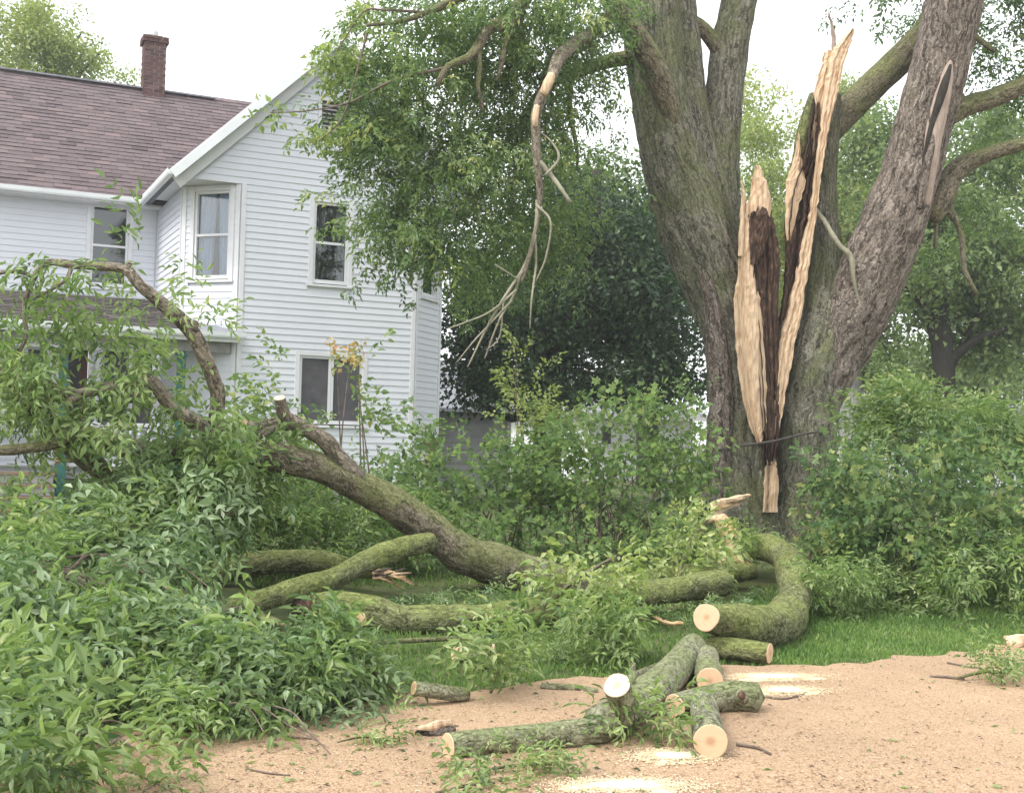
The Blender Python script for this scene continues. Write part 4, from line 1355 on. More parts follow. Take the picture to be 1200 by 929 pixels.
CRS = [spray(2500 + i, length=.62, step=.095, leaf=.082, wid=.42, nl=5, shape='dia', droop=.45, base=.47, var=.22)[:3] for i in range(8)]
cm = clusters('maple', 8, n=120, R=.42, leaf=.082, wid=.5, shape='dia', base=.48, var=.2)
dC = DT - 2.1
crown('crown', maple, CRS, [
    (560, 60, 150, 75, dC, 1.5), (470, 130, 85, 70, dC - .4, 1.2), (520, 190, 110, 70, dC - .3, 1.2), (470, 240, 70, 70, dC - .6, 1.0), (465, 285, 38, 36, dC - .6, .7), (540, 270, 62, 48, dC - .3, .9),
    (610, 150, 80, 90, dC + .6, 1.3), (640, 250, 60, 70, dC + 1.4, 1.1), (530, 330, 26, 34, dC - .3, .5, .7), (690, 30, 60, 45, dC + 1, 1), (430, 55, 50, 55, dC - .5, .9, .4), (415, 115, 40, 50, dC - .6, .7, .4),
    (600, 10, 160, 40, dC, 1.4), (480, 30, 90, 40, dC - .3, 1.2, .6), (720, 190, 40, 50, dC + 2, 1, .3), (600, 300, 60, 60, dC + 1.2, 1.0), (660, 120, 40, 60, dC + 1, 1, .8)], 900, M['leaf_maple'], 91, shell=.62, hang=.55, tvar=.14)
crown('crown', maple, CRS, [
    (1165, 40, 55, 55, DT + .5, 1.2), (1190, 90, 40, 45, DT + .5, 1, .7), (1150, 250, 50, 40, DT + 1.2, 1, .6), (1185, 180, 35, 40, DT + 1, 1, .6), (1060, 5, 50, 20, DT + 2, 1, .3), (1120, -20, 100, 40, DT, 1.5, .6), (1020, 320, 14, 12, DT - .8, .3, .1), (874, 340, 6, 8, DT - .8, .1, .2)], 150, M['leaf_maple'], 92, shell=.6)
# yellowing tufts against the gable
cy = clusters('yellow', 5, n=26, R=.24, leaf=.10, wid=.5, shape='dia', base=.5, var=.2)
crown('yellow_leaves', maple, cy, [(395, 80, 34, 24, dC - .6, .4), (318, 133, 12, 8, dC - .8, .2, .8), (385, 165, 30, 12, dC - .8, .4), (365, 172, 14, 8, dC - .8, .2), (412, 160, 14, 10, dC - .8, .2), (425, 20, 14, 20, dC - .6, .3), (410, 130, 12, 20, dC - .6, .3)], 40, M['leaf_yellow'], 93)
for k, l in enumerate([[(520, 80, -3.4, 2), (460, 95, -3.5, 1.6), (410, 120, -3.5, 1.2), (360, 130, -3.5, .9), (316, 132, -3.5, .6)], [(430, 40, -3.4, 1.6), (418, 85, -3.4, 1.3), (400, 140, -3.4, 1), (368, 170, -3.4, .6)], [(500, 15, -3.2, 2), (450, 12, -3.3, 1.5), (425, 15, -3.3, 1), (395, 60, -3.3, .8)]]):
    stem('twig', l, M['bark_twig'], 6, .03, .05, 95 + k, step=.06)

# ================================================================== trees behind
def bg_tree(name, label, px, base_y, depth, trunk, blobs, n, mat, protos, seed, limbs=(), bark='bark_dark', smax=1.3):
    b = P(px, base_y, depth)
    z = float(ground_z(b[0], b[1]))
    t = thing(name, label, 'tree', (b[0], b[1], z), 'trees standing behind the house')
    rng = np.random.default_rng(seed)
    base = b.copy(); base[2] = z - .1
    r = trunk[0][2] * depth / FREF
    pts = [np.append(base, r * 1.25)] + [np.append(P(x, y, depth), h * depth / FREF) for x, y, h in trunk]
    tube_obj('trunk', pts, M[bark], t, 16, .3, .1, .03, seed)
    for l in limbs:
        tube_obj('limb', [np.append(P(x, y, depth + d), h * depth / FREF) for x, y, d, h in l], M[bark], t, 8, .25, .08, 0, seed)
    crown('crown', t, protos, blobs, n, mat, seed + 1, smax=smax, shell=.5)
    return t

cf = clusters('far', 6, n=130, R=.75, leaf=.15, wid=.6, base=.5, var=.2)
cdk = clusters('dark', 6, n=110, R=.62, leaf=.12, wid=.65, base=.5, var=.2)
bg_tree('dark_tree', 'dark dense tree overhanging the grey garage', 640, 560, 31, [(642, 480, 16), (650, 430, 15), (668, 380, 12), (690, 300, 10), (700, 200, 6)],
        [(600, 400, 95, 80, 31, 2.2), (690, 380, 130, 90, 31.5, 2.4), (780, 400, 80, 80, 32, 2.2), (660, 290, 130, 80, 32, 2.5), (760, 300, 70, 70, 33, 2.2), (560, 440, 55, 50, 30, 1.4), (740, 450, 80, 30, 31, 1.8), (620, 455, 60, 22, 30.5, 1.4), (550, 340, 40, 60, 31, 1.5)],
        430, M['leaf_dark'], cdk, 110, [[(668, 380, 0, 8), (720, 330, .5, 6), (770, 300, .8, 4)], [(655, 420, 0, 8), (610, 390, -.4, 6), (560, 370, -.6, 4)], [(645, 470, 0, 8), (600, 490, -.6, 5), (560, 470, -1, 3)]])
bg_tree('broad_tree', 'bright green tree rising behind the split maple', 760, 560, 44, [(760, 480, 12), (760, 380, 10), (770, 260, 8)],
        [(720, 270, 60, 60, 43, 3), (740, 340, 70, 60, 43, 3), (660, 230, 60, 60, 44, 3, .6), (800, 280, 60, 80, 44, 3), (715, 210, 22, 26, 43, 1.5, .6), (820, 190, 30, 70, 44, 2, .7)], 250, M['leaf_far'], cf, 120)
bg_tree('light_green_tree', 'yellow-green tree seen between the split trunk halves', 900, 560, 48, [(900, 480, 10), (905, 360, 9), (905, 250, 6)],
        [(900, 260, 50, 90, 48, 3), (890, 170, 36, 60, 48, 2.5), (920, 370, 60, 70, 47, 3), (880, 110, 30, 40, 49, 2, .5), (950, 250, 50, 60, 48, 2.5), (1000, 230, 50, 60, 48, 2.5), (985, 120, 35, 40, 50, 2, .7), (1010, 300, 50, 50, 47, 2), (880, 420, 40, 60, 46, 2)], 300, M['leaf_light'], cf, 130)
bg_tree('tall_tree', 'broad green tree with a dark trunk behind the leafy shrubs', 1107, 560, 36, [(1107, 500, 13), (1106, 430, 13), (1100, 370, 14), (1104, 300, 10), (1110, 220, 7)],
        [(1090, 330, 90, 60, 37, 2.5), (1150, 300, 80, 90, 37, 2.5), (1170, 400, 60, 60, 37, 2), (1040, 250, 60, 60, 38, 2.4), (1030, 170, 50, 60, 39, 2.2), (1100, 260, 60, 60, 38, 2), (1160, 200, 60, 70, 38, 2), (1060, 430, 40, 36, 36, 1.4, .5), (1160, 140, 50, 40, 39, 2, .6), (1185, 350, 30, 60, 38, 2)], 330, M['leaf_far'], cf, 140,
        [[(1106, 430, 0, 7), (1140, 400, -.3, 5), (1180, 385, -.5, 3)], [(1102, 380, 0, 6), (1075, 350, -.2, 4), (1050, 330, -.3, 3)], [(1110, 440, 0, 5), (1125, 410, .2, 4), (1150, 360, .2, 3)]])
bg_tree('slim_tree', 'grey-trunked tree between the maple and the far white house', 1000, 560, 40, [(1000, 505, 14), (998, 450, 12), (995, 390, 10), (1000, 320, 6)],
        [(1000, 360, 45, 60, 41, 1.6), (1010, 420, 40, 36, 41, 1.4), (975, 420, 18, 20, 41, 1, .5)], 90, M['leaf_far'], cf, 150, bark='porch_grey')
bg_tree('hedge_tree', 'pale green tree mass closing the view beyond the shrubs', 1150, 560, 55, [(1150, 500, 12), (1150, 420, 10)],
        [(1100, 440, 90, 40, 54, 3), (1180, 440, 60, 40, 55, 3), (1040, 440, 40, 36, 54, 2)], 130, M['leaf_far'], cf, 155)
bg_tree('roofline_tree', 'light green tree top showing above the shingled roof', 60, 540, 46, [(60, 300, 10), (58, 150, 7), (55, 60, 4)],
        [(35, 30, 45, 35, 46, 2.2), (70, 55, 45, 34, 46, 2), (10, 70, 30, 36, 46, 2), (105, 70, 26, 26, 46, 1.4), (150, 95, 12, 8, 46, .6), (60, 95, 50, 20, 46, 1.6)], 92, M['leaf_light'], cf, 160,
        [[(58, 110, 0, 3), (80, 60, 0, 2), (95, 40, 0, 1)], [(57, 100, 0, 3), (40, 50, 0, 2), (30, 20, 0, 1)], [(60, 130, 0, 3), (100, 80, 0, 2), (120, 60, 0, 1)]], smax=1.1)

# ================================================================== buildings beyond
gar_a = P(470, 520, 39.0); 
Wg = Wall(P(440, 520, 38.0)[:2], P(597, 520, 40.0)[:2])
gz0 = .15
gar = thing('grey_garage', 'low grey-sided garage behind the corner of the white house', 'garage', (*Wg.a, gz0))
gzt = Wg.hit(570, 484)[1]
gw = MB().box(Wg, 0, Wg.L, -5.0, 0, gz0 - .2, gzt).build('wall', M['grey_siding'], gar)
z = gz0
while z < gzt - .05:
    MB().hexa([Wg(0, .003, z), Wg(Wg.L, .003, z), Wg(Wg.L, .03, z), Wg(0, .03, z), Wg(0, .003, z + .21), Wg(Wg.L, .003, z + .21), Wg(Wg.L, .01, z + .21), Wg(0, .01, z + .21)]).build('board', M['grey_siding'], gw)
    z += .19
MB().box(Wg, Wg.L - .1, Wg.L + .02, -.1, .045, gz0 - .1, gzt - .01).build('corner_board', M['porch_grey'], gar)
gr_ = MB()
for a, b in (((-.3, .3), (2.5, 1.5)), ((2.5, 1.5), (5.3, .3))):
    pass
rf = MB()
rf.hexa([Wg(-.3, .35, gzt), Wg(Wg.L + .3, .35, gzt), Wg(Wg.L + .3, -2.5, gzt + 1.5), Wg(-.3, -2.5, gzt + 1.5), Wg(-.3, .35, gzt + .1), Wg(Wg.L + .3, .35, gzt + .1), Wg(Wg.L + .3, -2.5, gzt + 1.6), Wg(-.3, -2.5, gzt + 1.6)])
rf.hexa([Wg(-.3, -2.502, gzt + 1.5), Wg(Wg.L + .3, -2.502, gzt + 1.5), Wg(Wg.L + .3, -5.35, gzt), Wg(-.3, -5.35, gzt), Wg(-.3, -2.502, gzt + 1.6), Wg(Wg.L + .3, -2.502, gzt + 1.6), Wg(Wg.L + .3, -5.35, gzt + .1), Wg(-.3, -5.35, gzt + .1)])
rf.build('roof', M['grey_roof'], gar)

def far_house(name, label, ax, bx, depth, deptb, y_eave, y_ridge, wall_m, roof_m, wins, dpt=7, hip=True):
    wl = Wall(P(ax, 520, depth)[:2], P(bx, 520, deptb)[:2])
    t = thing(name, label, 'house', (*wl.a, .15))
    ze = wl.hit((ax + bx) / 2, y_eave)[1]; zr = wl.hit((ax + bx) / 2, y_ridge)[1]
    MB().box(wl, 0, wl.L, -dpt, 0, -.1, ze).build('wall', wall_m, t)
    e = .45; i = dpt / 2 if hip else 0
    r = MB()
    q = [wl(-e, e, ze), wl(wl.L + e, e, ze), wl(wl.L + e, -dpt - e, ze), wl(-e, -dpt - e, ze)]
    ra, rb = wl(i, -dpt / 2, zr), wl(wl.L - i, -dpt / 2, zr)
    r.hexa([q[0] - [0, 0, .15], q[1] - [0, 0, .15], q[2] - [0, 0, .15], q[3] - [0, 0, .15], q[0], q[1], q[2], q[3]])
    r.quad(q[0] + [0, 0, .002], q[1] + [0, 0, .002], rb, ra); r.quad(q[2] + [0, 0, .002], q[3] + [0, 0, .002], ra, rb)
    r.quad(q[1] + [0, 0, .002], q[2] + [0, 0, .002], rb + [0, 0, .001], rb); r.quad(q[3] + [0, 0, .002], q[0] + [0, 0, .002], ra, ra + [0, 0, .001])
    r.build('roof', roof_m, t)
    MB().box(wl, -e, wl.L + e, e, e + .04, ze - .17, ze + .01).build('fascia', M['white_far'], t)
    for (xl, xr, yt, yb) in wins:
        (a, z1), (b, z0) = wl.hit(xl, yt), wl.hit(xr, yb)
        wn = MB().box(wl, a - .08, b + .08, .0, .05, z0 - .08, z1 + .08).build('window', M['white_far'], t)
        MB().box(wl, a, b, .045, .06, z0, z1).build('pane', M['dark_room'], wn)
    return t
far_house('white_bungalow', 'white bungalow with a hipped grey roof beyond the drooping-leaf shrub', 1035, 1290, 52, 58, 497, 452, M['white_far'], M['grey_roof'], [(1060, 1075, 508, 530), (1110, 1130, 508, 530), (1185, 1198, 512, 535)])
far_house('white_cottage', 'small white cottage glimpsed between the maple and the garage', 690, 812, 50, 52, 486, 450, M['white_far'], M['grey_roof'], [(705, 715, 500, 520), (745, 760, 500, 525)])
far_house('red_roof_shed', 'low shed with a red-brown roof edge behind the split maple', 930, 974, 46, 47, 519, 505, M['white_far'], M['red_far'], [], 3, False)

# two blue flowers-like tags and a pot on a post by the house corner
pp = P(505, 535, 21.5)
pot = thing('brown_pot', 'brown planter standing on a stump by the house corner', 'planter', (pp[0], pp[1], float(ground_z(pp[0], pp[1]))))
zt = P(505, 514, 21.5)[2]; zb = P(505, 531, 21.5)[2]
zg = float(ground_z(pp[0], pp[1]))
lathe = lambda rz, seg=18: (np.array([[pp[0] + r * math.cos(a), pp[1] + r * math.sin(a), z] for r, z in rz for a in np.arange(seg) / seg * 2 * math.pi]), np.array([(i * seg + j, i * seg + (j + 1) % seg, (i + 1) * seg + (j + 1) % seg, (i + 1) * seg + j) for i in range(len(rz) - 1) for j in range(seg)]))
V, q = lathe([(.001, zb), (.09, zb), (.125, zt - .05), (.125, zt - .05), (.14, zt - .05), (.14, zt), (.12, zt), (.11, zt - .06), (.001, zt - .06)])
link('pot', mesh(V, q, M['clay'], smooth=False), pot)
tube_obj('stump_post', [np.array([pp[0], pp[1], zg - .1, .12]), np.array([pp[0], pp[1], (zg + zb) / 2, .105]), np.array([pp[0], pp[1], zb - .003, .10])], M['bark_limb'], pot, 14, .1, .08)
me = twig_meshes('pot_plant', M['leaf_shrub'], 2, length=.2, step=.05, leaf=.08, wid=.5, nl=1)
rp = np.random.default_rng(4)
for k in range(5):
    put_twig(pot, me[k % 2], [pp[0] + rp.normal() * .04, pp[1] + rp.normal() * .04, zt - .05], dir_rot([rp.normal() * .5, rp.normal() * .5, 1], rp), rp.uniform(.8, 1.5))

# ================================================================== shrubs
lob = dict(length=.5, step=.08, leaf=.10, wid=.75, nl=1, shape='lobe', droop=.3)
SH = [spray(2000 + i, **lob)[:3] for i in range(6)]
SHB = [spray(2050 + i, length=.4, step=.07, leaf=.085, wid=.62, nl=1, shape='lance', droop=.3)[:3] for i in range(6)]
ASH = [spray(2100 + i, length=.5, step=.085, leaf=.105, wid=.34, nl=5, shape='lance', droop=.3)[:3] for i in range(6)]

def shrub(name, label, bases, blobs, n, mat, protos, seed, stems=14, bark='bark_twig', group=None, upright=.8, smin=.7, smax=1.15, tvar=.1):
    """bases: (px, depth, half width px): stems rise from the ground into the blobs"""
    px, dep, hw = bases
    rng = np.random.default_rng(seed)
    b = P(px, 520, dep)
    z0 = float(ground_z(b[0], b[1]))
    t = thing(name, label, 'shrub', (b[0], b[1], z0), group)
    pts = blob_points(rng, blobs, n, .5)
    ok = pts[:, 2] > ground_z(pts[:, 0], pts[:, 1]) + .03
    pts = pts[ok]
    ends = pts[rng.choice(len(pts), min(stems, len(pts)), replace=False)]
    Vs, Qs, U, off = [], [], [], 0
    for e in ends:
        s = np.array([b[0] + rng.normal() * hw * dep / FREF * .45, b[1] + rng.normal() * .3, 0])
        s[:2] = s[:2] * .55 + e[:2] * .45
        s[2] = ground_z(s[0], s[1]) - .03
        m = s * .5 + e * .5 + rng.normal(size=3) * .08
        V, q, uv, _ = tube([np.append(s, .014), np.append(m, .010), np.append(e, .004)], 6, .12, .1, 0, int(rng.integers(999)))
        Vs.append(V.reshape(-1, 3)); Qs.append(q + off); off += V.shape[0] * V.shape[1]
    so_ = link('stems', mesh(np.vstack(Vs), np.vstack(Qs), M[bark], smooth=True), t)
    so_['kind'] = 'stuff'
    pl = []
    for p in pts:
        d = unit((p - b) * np.array([1, 1, .3])) * .7 + rng.normal(size=3) * .5 + np.array([0, 0, upright * rng.uniform(.1, 1)])
        pl.append((rng.integers(len(protos)), dir_rot(d, rng), p, rng.uniform(smin, smax), rng.normal() * tvar))
    V, Fc, T = scatter(protos, pl)
    f = link('foliage', mesh(V, Fc, mat, tint=T), t)
    f['kind'] = 'stuff'
    return t

shrub('leafy_shrub', 'dense lobed-leaf shrub hiding the house corner', (560, 17.5, 90), [(510, 560, 55, 45, 17.3, .7), (570, 560, 60, 45, 17.5, .8), (545, 600, 90, 50, 17, .6), (600, 530, 36, 40, 17.8, .6), (470, 590, 40, 40, 17, .6)], 260, M['leaf_shrub'], SH, 301)
shrub('leafy_shrub', 'tall pale-tipped shrub with one long upright shoot', (625, 18, 40), [(625, 490, 34, 36, 18, .5), (608, 420, 8, 34, 18, .15, .7), (600, 460, 12, 20, 18, .2), (655, 500, 30, 24, 18, .4), (645, 430, 6, 6, 18, .1, .5)], 110, M['leaf_light'], SHB, 302, 8, smin=.5, smax=.9)
shrub('leafy_shrub', 'broad shrub spreading between the grey garage and the split trunk', (720, 17.2, 80), [(690, 540, 60, 45, 17, .8), (755, 530, 60, 50, 17.2, .8), (730, 500, 60, 26, 17.6, .6), (700, 590, 70, 50, 16.8, .6), (780, 570, 45, 50, 17, .6), (650, 560, 50, 50, 17, .6)], 330, M['leaf_shrub'], SH, 303)
shrub('vine_tangle', 'brown bare-stemmed tangle at the foot of the broad shrub', (730, 16.4, 60), [(730, 600, 60, 45, 16.4, .4), (690, 570, 30, 30, 16.4, .3)], 36, M['leaf_shrub'], SH, 304, 30)
shrub('leafy_sapling', 'slender sapling tip beside the rough trunk bark', (808, 17.8, 14), [(806, 470, 12, 40, 17.8, .2), (815, 520, 16, 30, 17.8, .3)], 26, M['leaf_shrub'], SHB, 305, 4, smin=.5, smax=.8)
shrub('leafy_shrub', 'green shrub growing below the double window', (400, 15.5, 80), [(420, 500, 36, 40, 15.5, .5), (320, 480, 36, 36, 15.2, .5), (370, 520, 60, 36, 15.4, .5), (440, 580, 60, 50, 15.6, .6), (320, 560, 70, 40, 15.5, .6), (322, 435, 14, 24, 15.2, .2), (420, 440, 12, 30, 15.5, .2, .7), (300, 500, 40, 30, 15.2, .4)], 230, M['leaf_shrub'], SHB, 306, smin=.7, smax=1.2)
shrub('orange_sapling', 'sapling top with orange turning leaves before the double window', (418, 15.2, 16), [(418, 432, 14, 24, 15.2, .15), (405, 425, 10, 12, 15.2, .12)], 9, M['leaf_orange'], SHB, 307, 3, smin=.6, smax=.9)
# blue trumpet flowers climbing beside the trunk
sap = [o for o in COL.objects if o.name.startswith('leafy_sapling')][0]
for fx, fy in ((816, 502), (819, 539)):
    c = P(fx, fy, 17.5)
    V = [c]
    for a in range(20):
        rr = .03 * (1 + .12 * math.cos(a / 20 * 6.283 * 5))
        V.append(c + rr * (math.cos(a / 20 * 6.283) * np.array([1, 0, 0]) + math.sin(a / 20 * 6.283) * np.array([0, .3, .95])) + np.array([0, -.03, 0]))
    link('blue_flower', mesh(np.array(V), np.array([(0, 1 + a, 1 + (a + 1) % 20) for a in range(20)]), M['blue_plastic'], smooth=True), sap)
# right side
shrub('leafy_shrub', 'big dark shrub filling the ground between split maple and bungalow', (1060, 15.2, 120), [(1015, 575, 45, 40, 14.8, .8), (1065, 560, 60, 45, 15.2, .9), (1120, 580, 65, 50, 15.2, .9), (1050, 620, 80, 50, 14.6, .8), (1005, 635, 38, 45, 14.4, .6), (1120, 640, 70, 46, 14.5, .8), (1185, 610, 36, 55, 15, .9), (995, 560, 28, 26, 15, .5)], 470, M['leaf_deep'], SH, 308, 20, tvar=.16)
shrub('leafy_shrub', 'shrub with pale drooping leaf clusters against the white bungalow', (1090, 17, 70), [(1050, 510, 40, 22, 17, .6), (1085, 497, 38, 30, 17, .6), (1135, 512, 36, 26, 17.3, .7), (1100, 525, 60, 26, 17, .7), (1175, 545, 36, 24, 17, .6)], 180, M['leaf_shrub'], ASH, 309, 12)
shrub('bright_shrub', 'bright yellow-green bush behind the leaning half of the trunk', (972, 24, 12), [(972, 465, 12, 22, 24, .4), (966, 490, 10, 16, 24, .3)], 34, M['leaf_yellow'], SH, 310, 4)
shrub('leafy_shrub', 'low greenery around the base of the split trunk', (905, 17, 60), [(885, 628, 26, 10, 16.6, .3), (972, 600, 22, 34, 16.8, .4), (980, 545, 16, 20, 17, .4), (975, 650, 22, 36, 15, .4)], 80, M['leaf_maple'], SH, 311, 10, smin=.5, smax=.95)
shrub('leafy_shrub', 'dark low hedge along the porch skirt', (150, 24, 60), [(120, 575, 50, 12, 24, .4), (180, 580, 40, 12, 23.8, .4), (240, 585, 50, 16, 23.5, .4)], 60, M['leaf_dark'], SH, 312, 6)

shrub('undergrowth', 'leafy undergrowth behind the arching limb', (400, 14.6, 120), [(330, 590, 60, 34, 14.2, .5), (400, 610, 70, 34, 14.4, .5), (470, 640, 60, 34, 14.4, .5), (280, 620, 60, 40, 13.8, .5), (360, 640, 70, 26, 13.9, .4), (540, 690, 60, 14, 14.0, .3)], 260, M['leaf_shrub'], ASH, 320, 16, smin=.6, smax=1.0)
shrub('undergrowth', 'low leafy growth between the limbs and the tangle', (620, 15.2, 100), [(560, 640, 60, 26, 15, .5), (640, 650, 60, 22, 15.2, .4), (720, 655, 70, 20, 15.4, .4), (790, 650, 40, 22, 15.6, .3)], 170, M['leaf_maple'], SH, 321, 10, smin=.6, smax=1.0)

# ================================================================== storm-felled limbs
def fallen(name, label, main, mat='bark_limb', branches=(), bmat=None, cat='fallen limb', seed=0, seg=18, cuts=(None, None), group=None, step=.06, lump=.13, ridge=.05):
    pts = px_pts(main)
    lowest = min(pts, key=lambda p: p[2] - p[3])
    t = thing(name, label, cat, (lowest[0], lowest[1], max(0, float(ground_z(lowest[0], lowest[1])))), group)
    o = tube_obj('limb', pts, M[mat], t, seg, step, lump, ridge, seed, cuts)
    for k, br in enumerate(branches):
        c = (None, None)
        if len(br) > 1 and isinstance(br[-1], tuple) and br[-1] and isinstance(br[-1][0], str):
            c = (None, M[br[-1][0]]); br = br[:-1]
        tube_obj('branch', px_pts(br), M[bmat or mat], t, 12, .05, lump, ridge, seed + k + 1, c)
    return t

def hang_twigs(t, lines, n, meshes, seed, down=.5, out=.5, smin=.7, smax=1.2, spread=.12, away=0):
    """leafy twigs growing along branch lines given as pixel polylines"""
    rng = np.random.default_rng(seed)
    W = [np.array(px_pts(l)) for l in lines]
    Ls = np.array([np.linalg.norm(np.diff(w_[:, :3], axis=0), axis=1).sum() for w_ in W])
    for _ in range(n):
        w_ = W[rng.choice(len(W), p=Ls / Ls.sum())]
        k = rng.integers(len(w_) - 1); f = rng.random()
        p = w_[k, :3] * (1 - f) + w_[k + 1, :3] * f
        along = unit(w_[k + 1, :3] - w_[k, :3])
        d = along * .5 + rng.normal(size=3) * out + np.array([0, away, -down * rng.uniform(.2, 1.2)])
        put_twig(t, meshes[rng.integers(len(meshes))], p + rng.normal(size=3) * spread, dir_rot(d, rng), rng.uniform(smin, smax))

def heap_depth(y):
    return float(np.interp(y, [540, 600, 640, 700, 780, 850, 929, 970], [12.0, 11.2, 10.4, 9.4, 8.2, 7.2, 6.2, 5.8]))

def heap_twigs(t, poly, n, meshes, seed, h0, h1, lean=(-.6, -.5, .15), smin=.75, smax=1.3, vary=.7, h_at=None):
    """leafy twigs lying in a heap: pixels inside poly meet the layer between h0 and h1 above the ground"""
    rng = np.random.default_rng(seed)
    poly = np.array(poly, float)
    lo, hi = poly.min(0), poly.max(0)
    def inside(x, y):
        c = False
        j = len(poly) - 1
        for i in range(len(poly)):
            if (poly[i, 1] > y) != (poly[j, 1] > y) and x < (poly[j, 0] - poly[i, 0]) * (y - poly[i, 1]) / (poly[j, 1] - poly[i, 1]) + poly[i, 0]:
                c = not c
            j = i
        return c
    k = 0; pos = []
    per = 6 if n > 60 else (3 if n > 20 else 1)
    while k < n:
        x0, y0 = rng.uniform(lo, hi)
        if not inside(x0, y0):
            continue
        d0 = np.array(lean) + rng.normal(size=3) * vary * np.array([1, 1, .45])
        off0 = rng.uniform(-.1, .7)
        sp = 16 if per > 3 else 8
        for _ in range(per):                   # one branchlet: several twigs fanning the same way
            k += 1
            x, y = (x0 + rng.normal() * sp, y0 + rng.normal() * sp * .7) if per > 1 else (x0, y0)
            if not inside(x, y):
                x, y = x0, y0
            if h1 is None:                     # surface of the big heap: its depth grows toward the lawn
                p = P(x, y, heap_depth(y) + off0 + rng.normal() * .06)
                zg = max(0, float(ground_z(p[0], p[1])))
                if p[2] < zg + .02:
                    p = on_lawn(x, y) + np.array([0, 0, rng.uniform(.02, .15)])
            else:                              # foot print on the ground, raised by the height in the heap
                p = on_lawn(x, y) + np.array([0, 0, rng.uniform(h0, h1)])
            d = d0 + rng.normal(size=3) * .28
            put_twig(t, meshes[rng.integers(len(meshes))], p, dir_rot(d, rng, .5), rng.uniform(smin, smax))
            pos.append(p)
    return pos

TWA = twig_meshes('ash_twig', M['leaf_ash'], 8, length=.5, step=.085, leaf=.105, wid=.34, nl=5, droop=.35)
TWS = twig_meshes('ash_sprig', M['leaf_ash'], 6, length=.3, step=.075, leaf=.095, wid=.33, nl=5, droop=.3, base=.6)
TWY = twig_meshes('yellow_twig', M['leaf_yellow'], 5, length=.36, step=.09, leaf=.12, wid=.52, nl=3, droop=.4)

# the big limb resting on the ground, rising to the left
L_MAIN = [(680, 690, 13.7, 22), (640, 682, 13.6, 24), (600, 668, 13.5, 24), (545, 648, 13.2, 23), (500, 618, 13.0, 22), (430, 573, 12.7, 19), (370, 548, 12.4, 18), (310, 534, 12.1, 17), (240, 528, 12.0, 15), (170, 530, 12.0, 13), (110, 512, 12, 11), (60, 495, 12, 9), (20, 478, 12, 7)]
L_ARCH = [(258, 525, 12.0, 10), (252, 495, 11.9, 9), (255, 462, 11.8, 9), (243, 425, 11.7, 9), (222, 385, 11.6, 9), (195, 360, 11.5, 8), (165, 335, 11.4, 7), (147, 316, 11.4, 6), (120, 312, 11.4, 5), (85, 310, 11.3, 5), (55, 308, 11.3, 4.5), (40, 325, 11.2, 3.6), (28, 360, 11.1, 3), (30, 395, 11, 2.5), (15, 425, 11, 1.5)]
L_MID = [(250, 520, 11.8, 8), (235, 498, 11.6, 9), (205, 480, 11.5, 9), (185, 455, 11.4, 8), (175, 445, 11.4, 8), (160, 450, 11.4, 7), (130, 453, 11.3, 6), (100, 460, 11.2, 5.5), (65, 462, 11.2, 4.5)]
L_UP = [(418, 560, 12.6, 13), (400, 540, 12.5, 11), (380, 515, 12.4, 10), (350, 498, 12.3, 9), (334, 488, 12.2, 8), (328, 466, 12.1, 6.5), ('cut_white',)]
big = fallen('fallen_limb', 'longest fallen limb, mossy and arching over the leaf heap toward the porch', L_MAIN, 'bark_limb',
             [L_UP, L_ARCH, L_MID,
              [(345, 497, 12.3, 8), (318, 497, 12.2, 7), (296, 499, 12.1, 6), (285, 496, 12.0, 5.5), ('cut',)],
              [(325, 500, 12.2, 6), (300, 510, 12.1, 5.5), (274, 522, 12.0, 5), ('cut',)],
              [(160, 450, 11.4, 5), (158, 464, 11.3, 5.5)],
              [(147, 316, 11.4, 4), (153, 308, 11.4, 2.5)], [(222, 385, 11.6, 6), (230, 378, 11.6, 5)],
              [(100, 460, 11.2, 5), (82, 470, 11.1, 4), ('cut',)],
              [(40, 325, 11.2, 2.5), (20, 318, 11.1, 2.4), (-15, 322, 11, 2.2)], [(85, 310, 11.3, 3), (75, 330, 11.2, 2), (40, 350, 11.1, 1.6)]], bmat='bark_arch', seed=401, seg=22)
hang_twigs(big, [L_ARCH[3:10], L_ARCH[8:], L_MID, L_ARCH[:5], [(200, 365, 11.5, 3), (150, 380, 11.3, 2), (90, 400, 11.2, 2), (60, 430, 11, 1)], [(20, 318, 11.1, 2), (-15, 340, 11, 2)]], 60, TWA, 402, 1.0, .4, .7, 1.05)
L_LOW = [(130, 560, 12.2, 12), (95, 530, 12.0, 13), (60, 500, 11.8, 12), (40, 470, 11.6, 13), (20, 445, 11.5, 14), (-15, 432, 11.4, 12)]
low = fallen('fallen_limb', 'thick dark fallen limb reaching up past the porch steps', L_LOW, 'bark_limb', [[(60, 500, 11.8, 7), (90, 485, 11.7, 6), (110, 476, 11.7, 5)], [(-10, 528, 11, 6), (40, 524, 11.1, 7), (70, 518, 11.2, 6), (92, 513, 11.4, 5)],
             [(75, 462, 11.5, 11), (45, 455, 11.5, 13), (18, 440, 11.5, 11)]], seed=411)
hang_twigs(low, [[(130, 520, 11.6, 1), (60, 480, 11.4, 1), (-10, 450, 11.2, 1)], [(-20, 560, 11, 1), (60, 550, 11.2, 1), (140, 560, 11.4, 1)], [(-20, 400, 11, 1), (30, 440, 11, 1)], [(-10, 590, 10.5, 1), (80, 570, 11, 1)], [(120, 520, 11.4, 1), (230, 545, 11.8, 1)]], 54, TWA, 412, .9, .4, .6, .95)
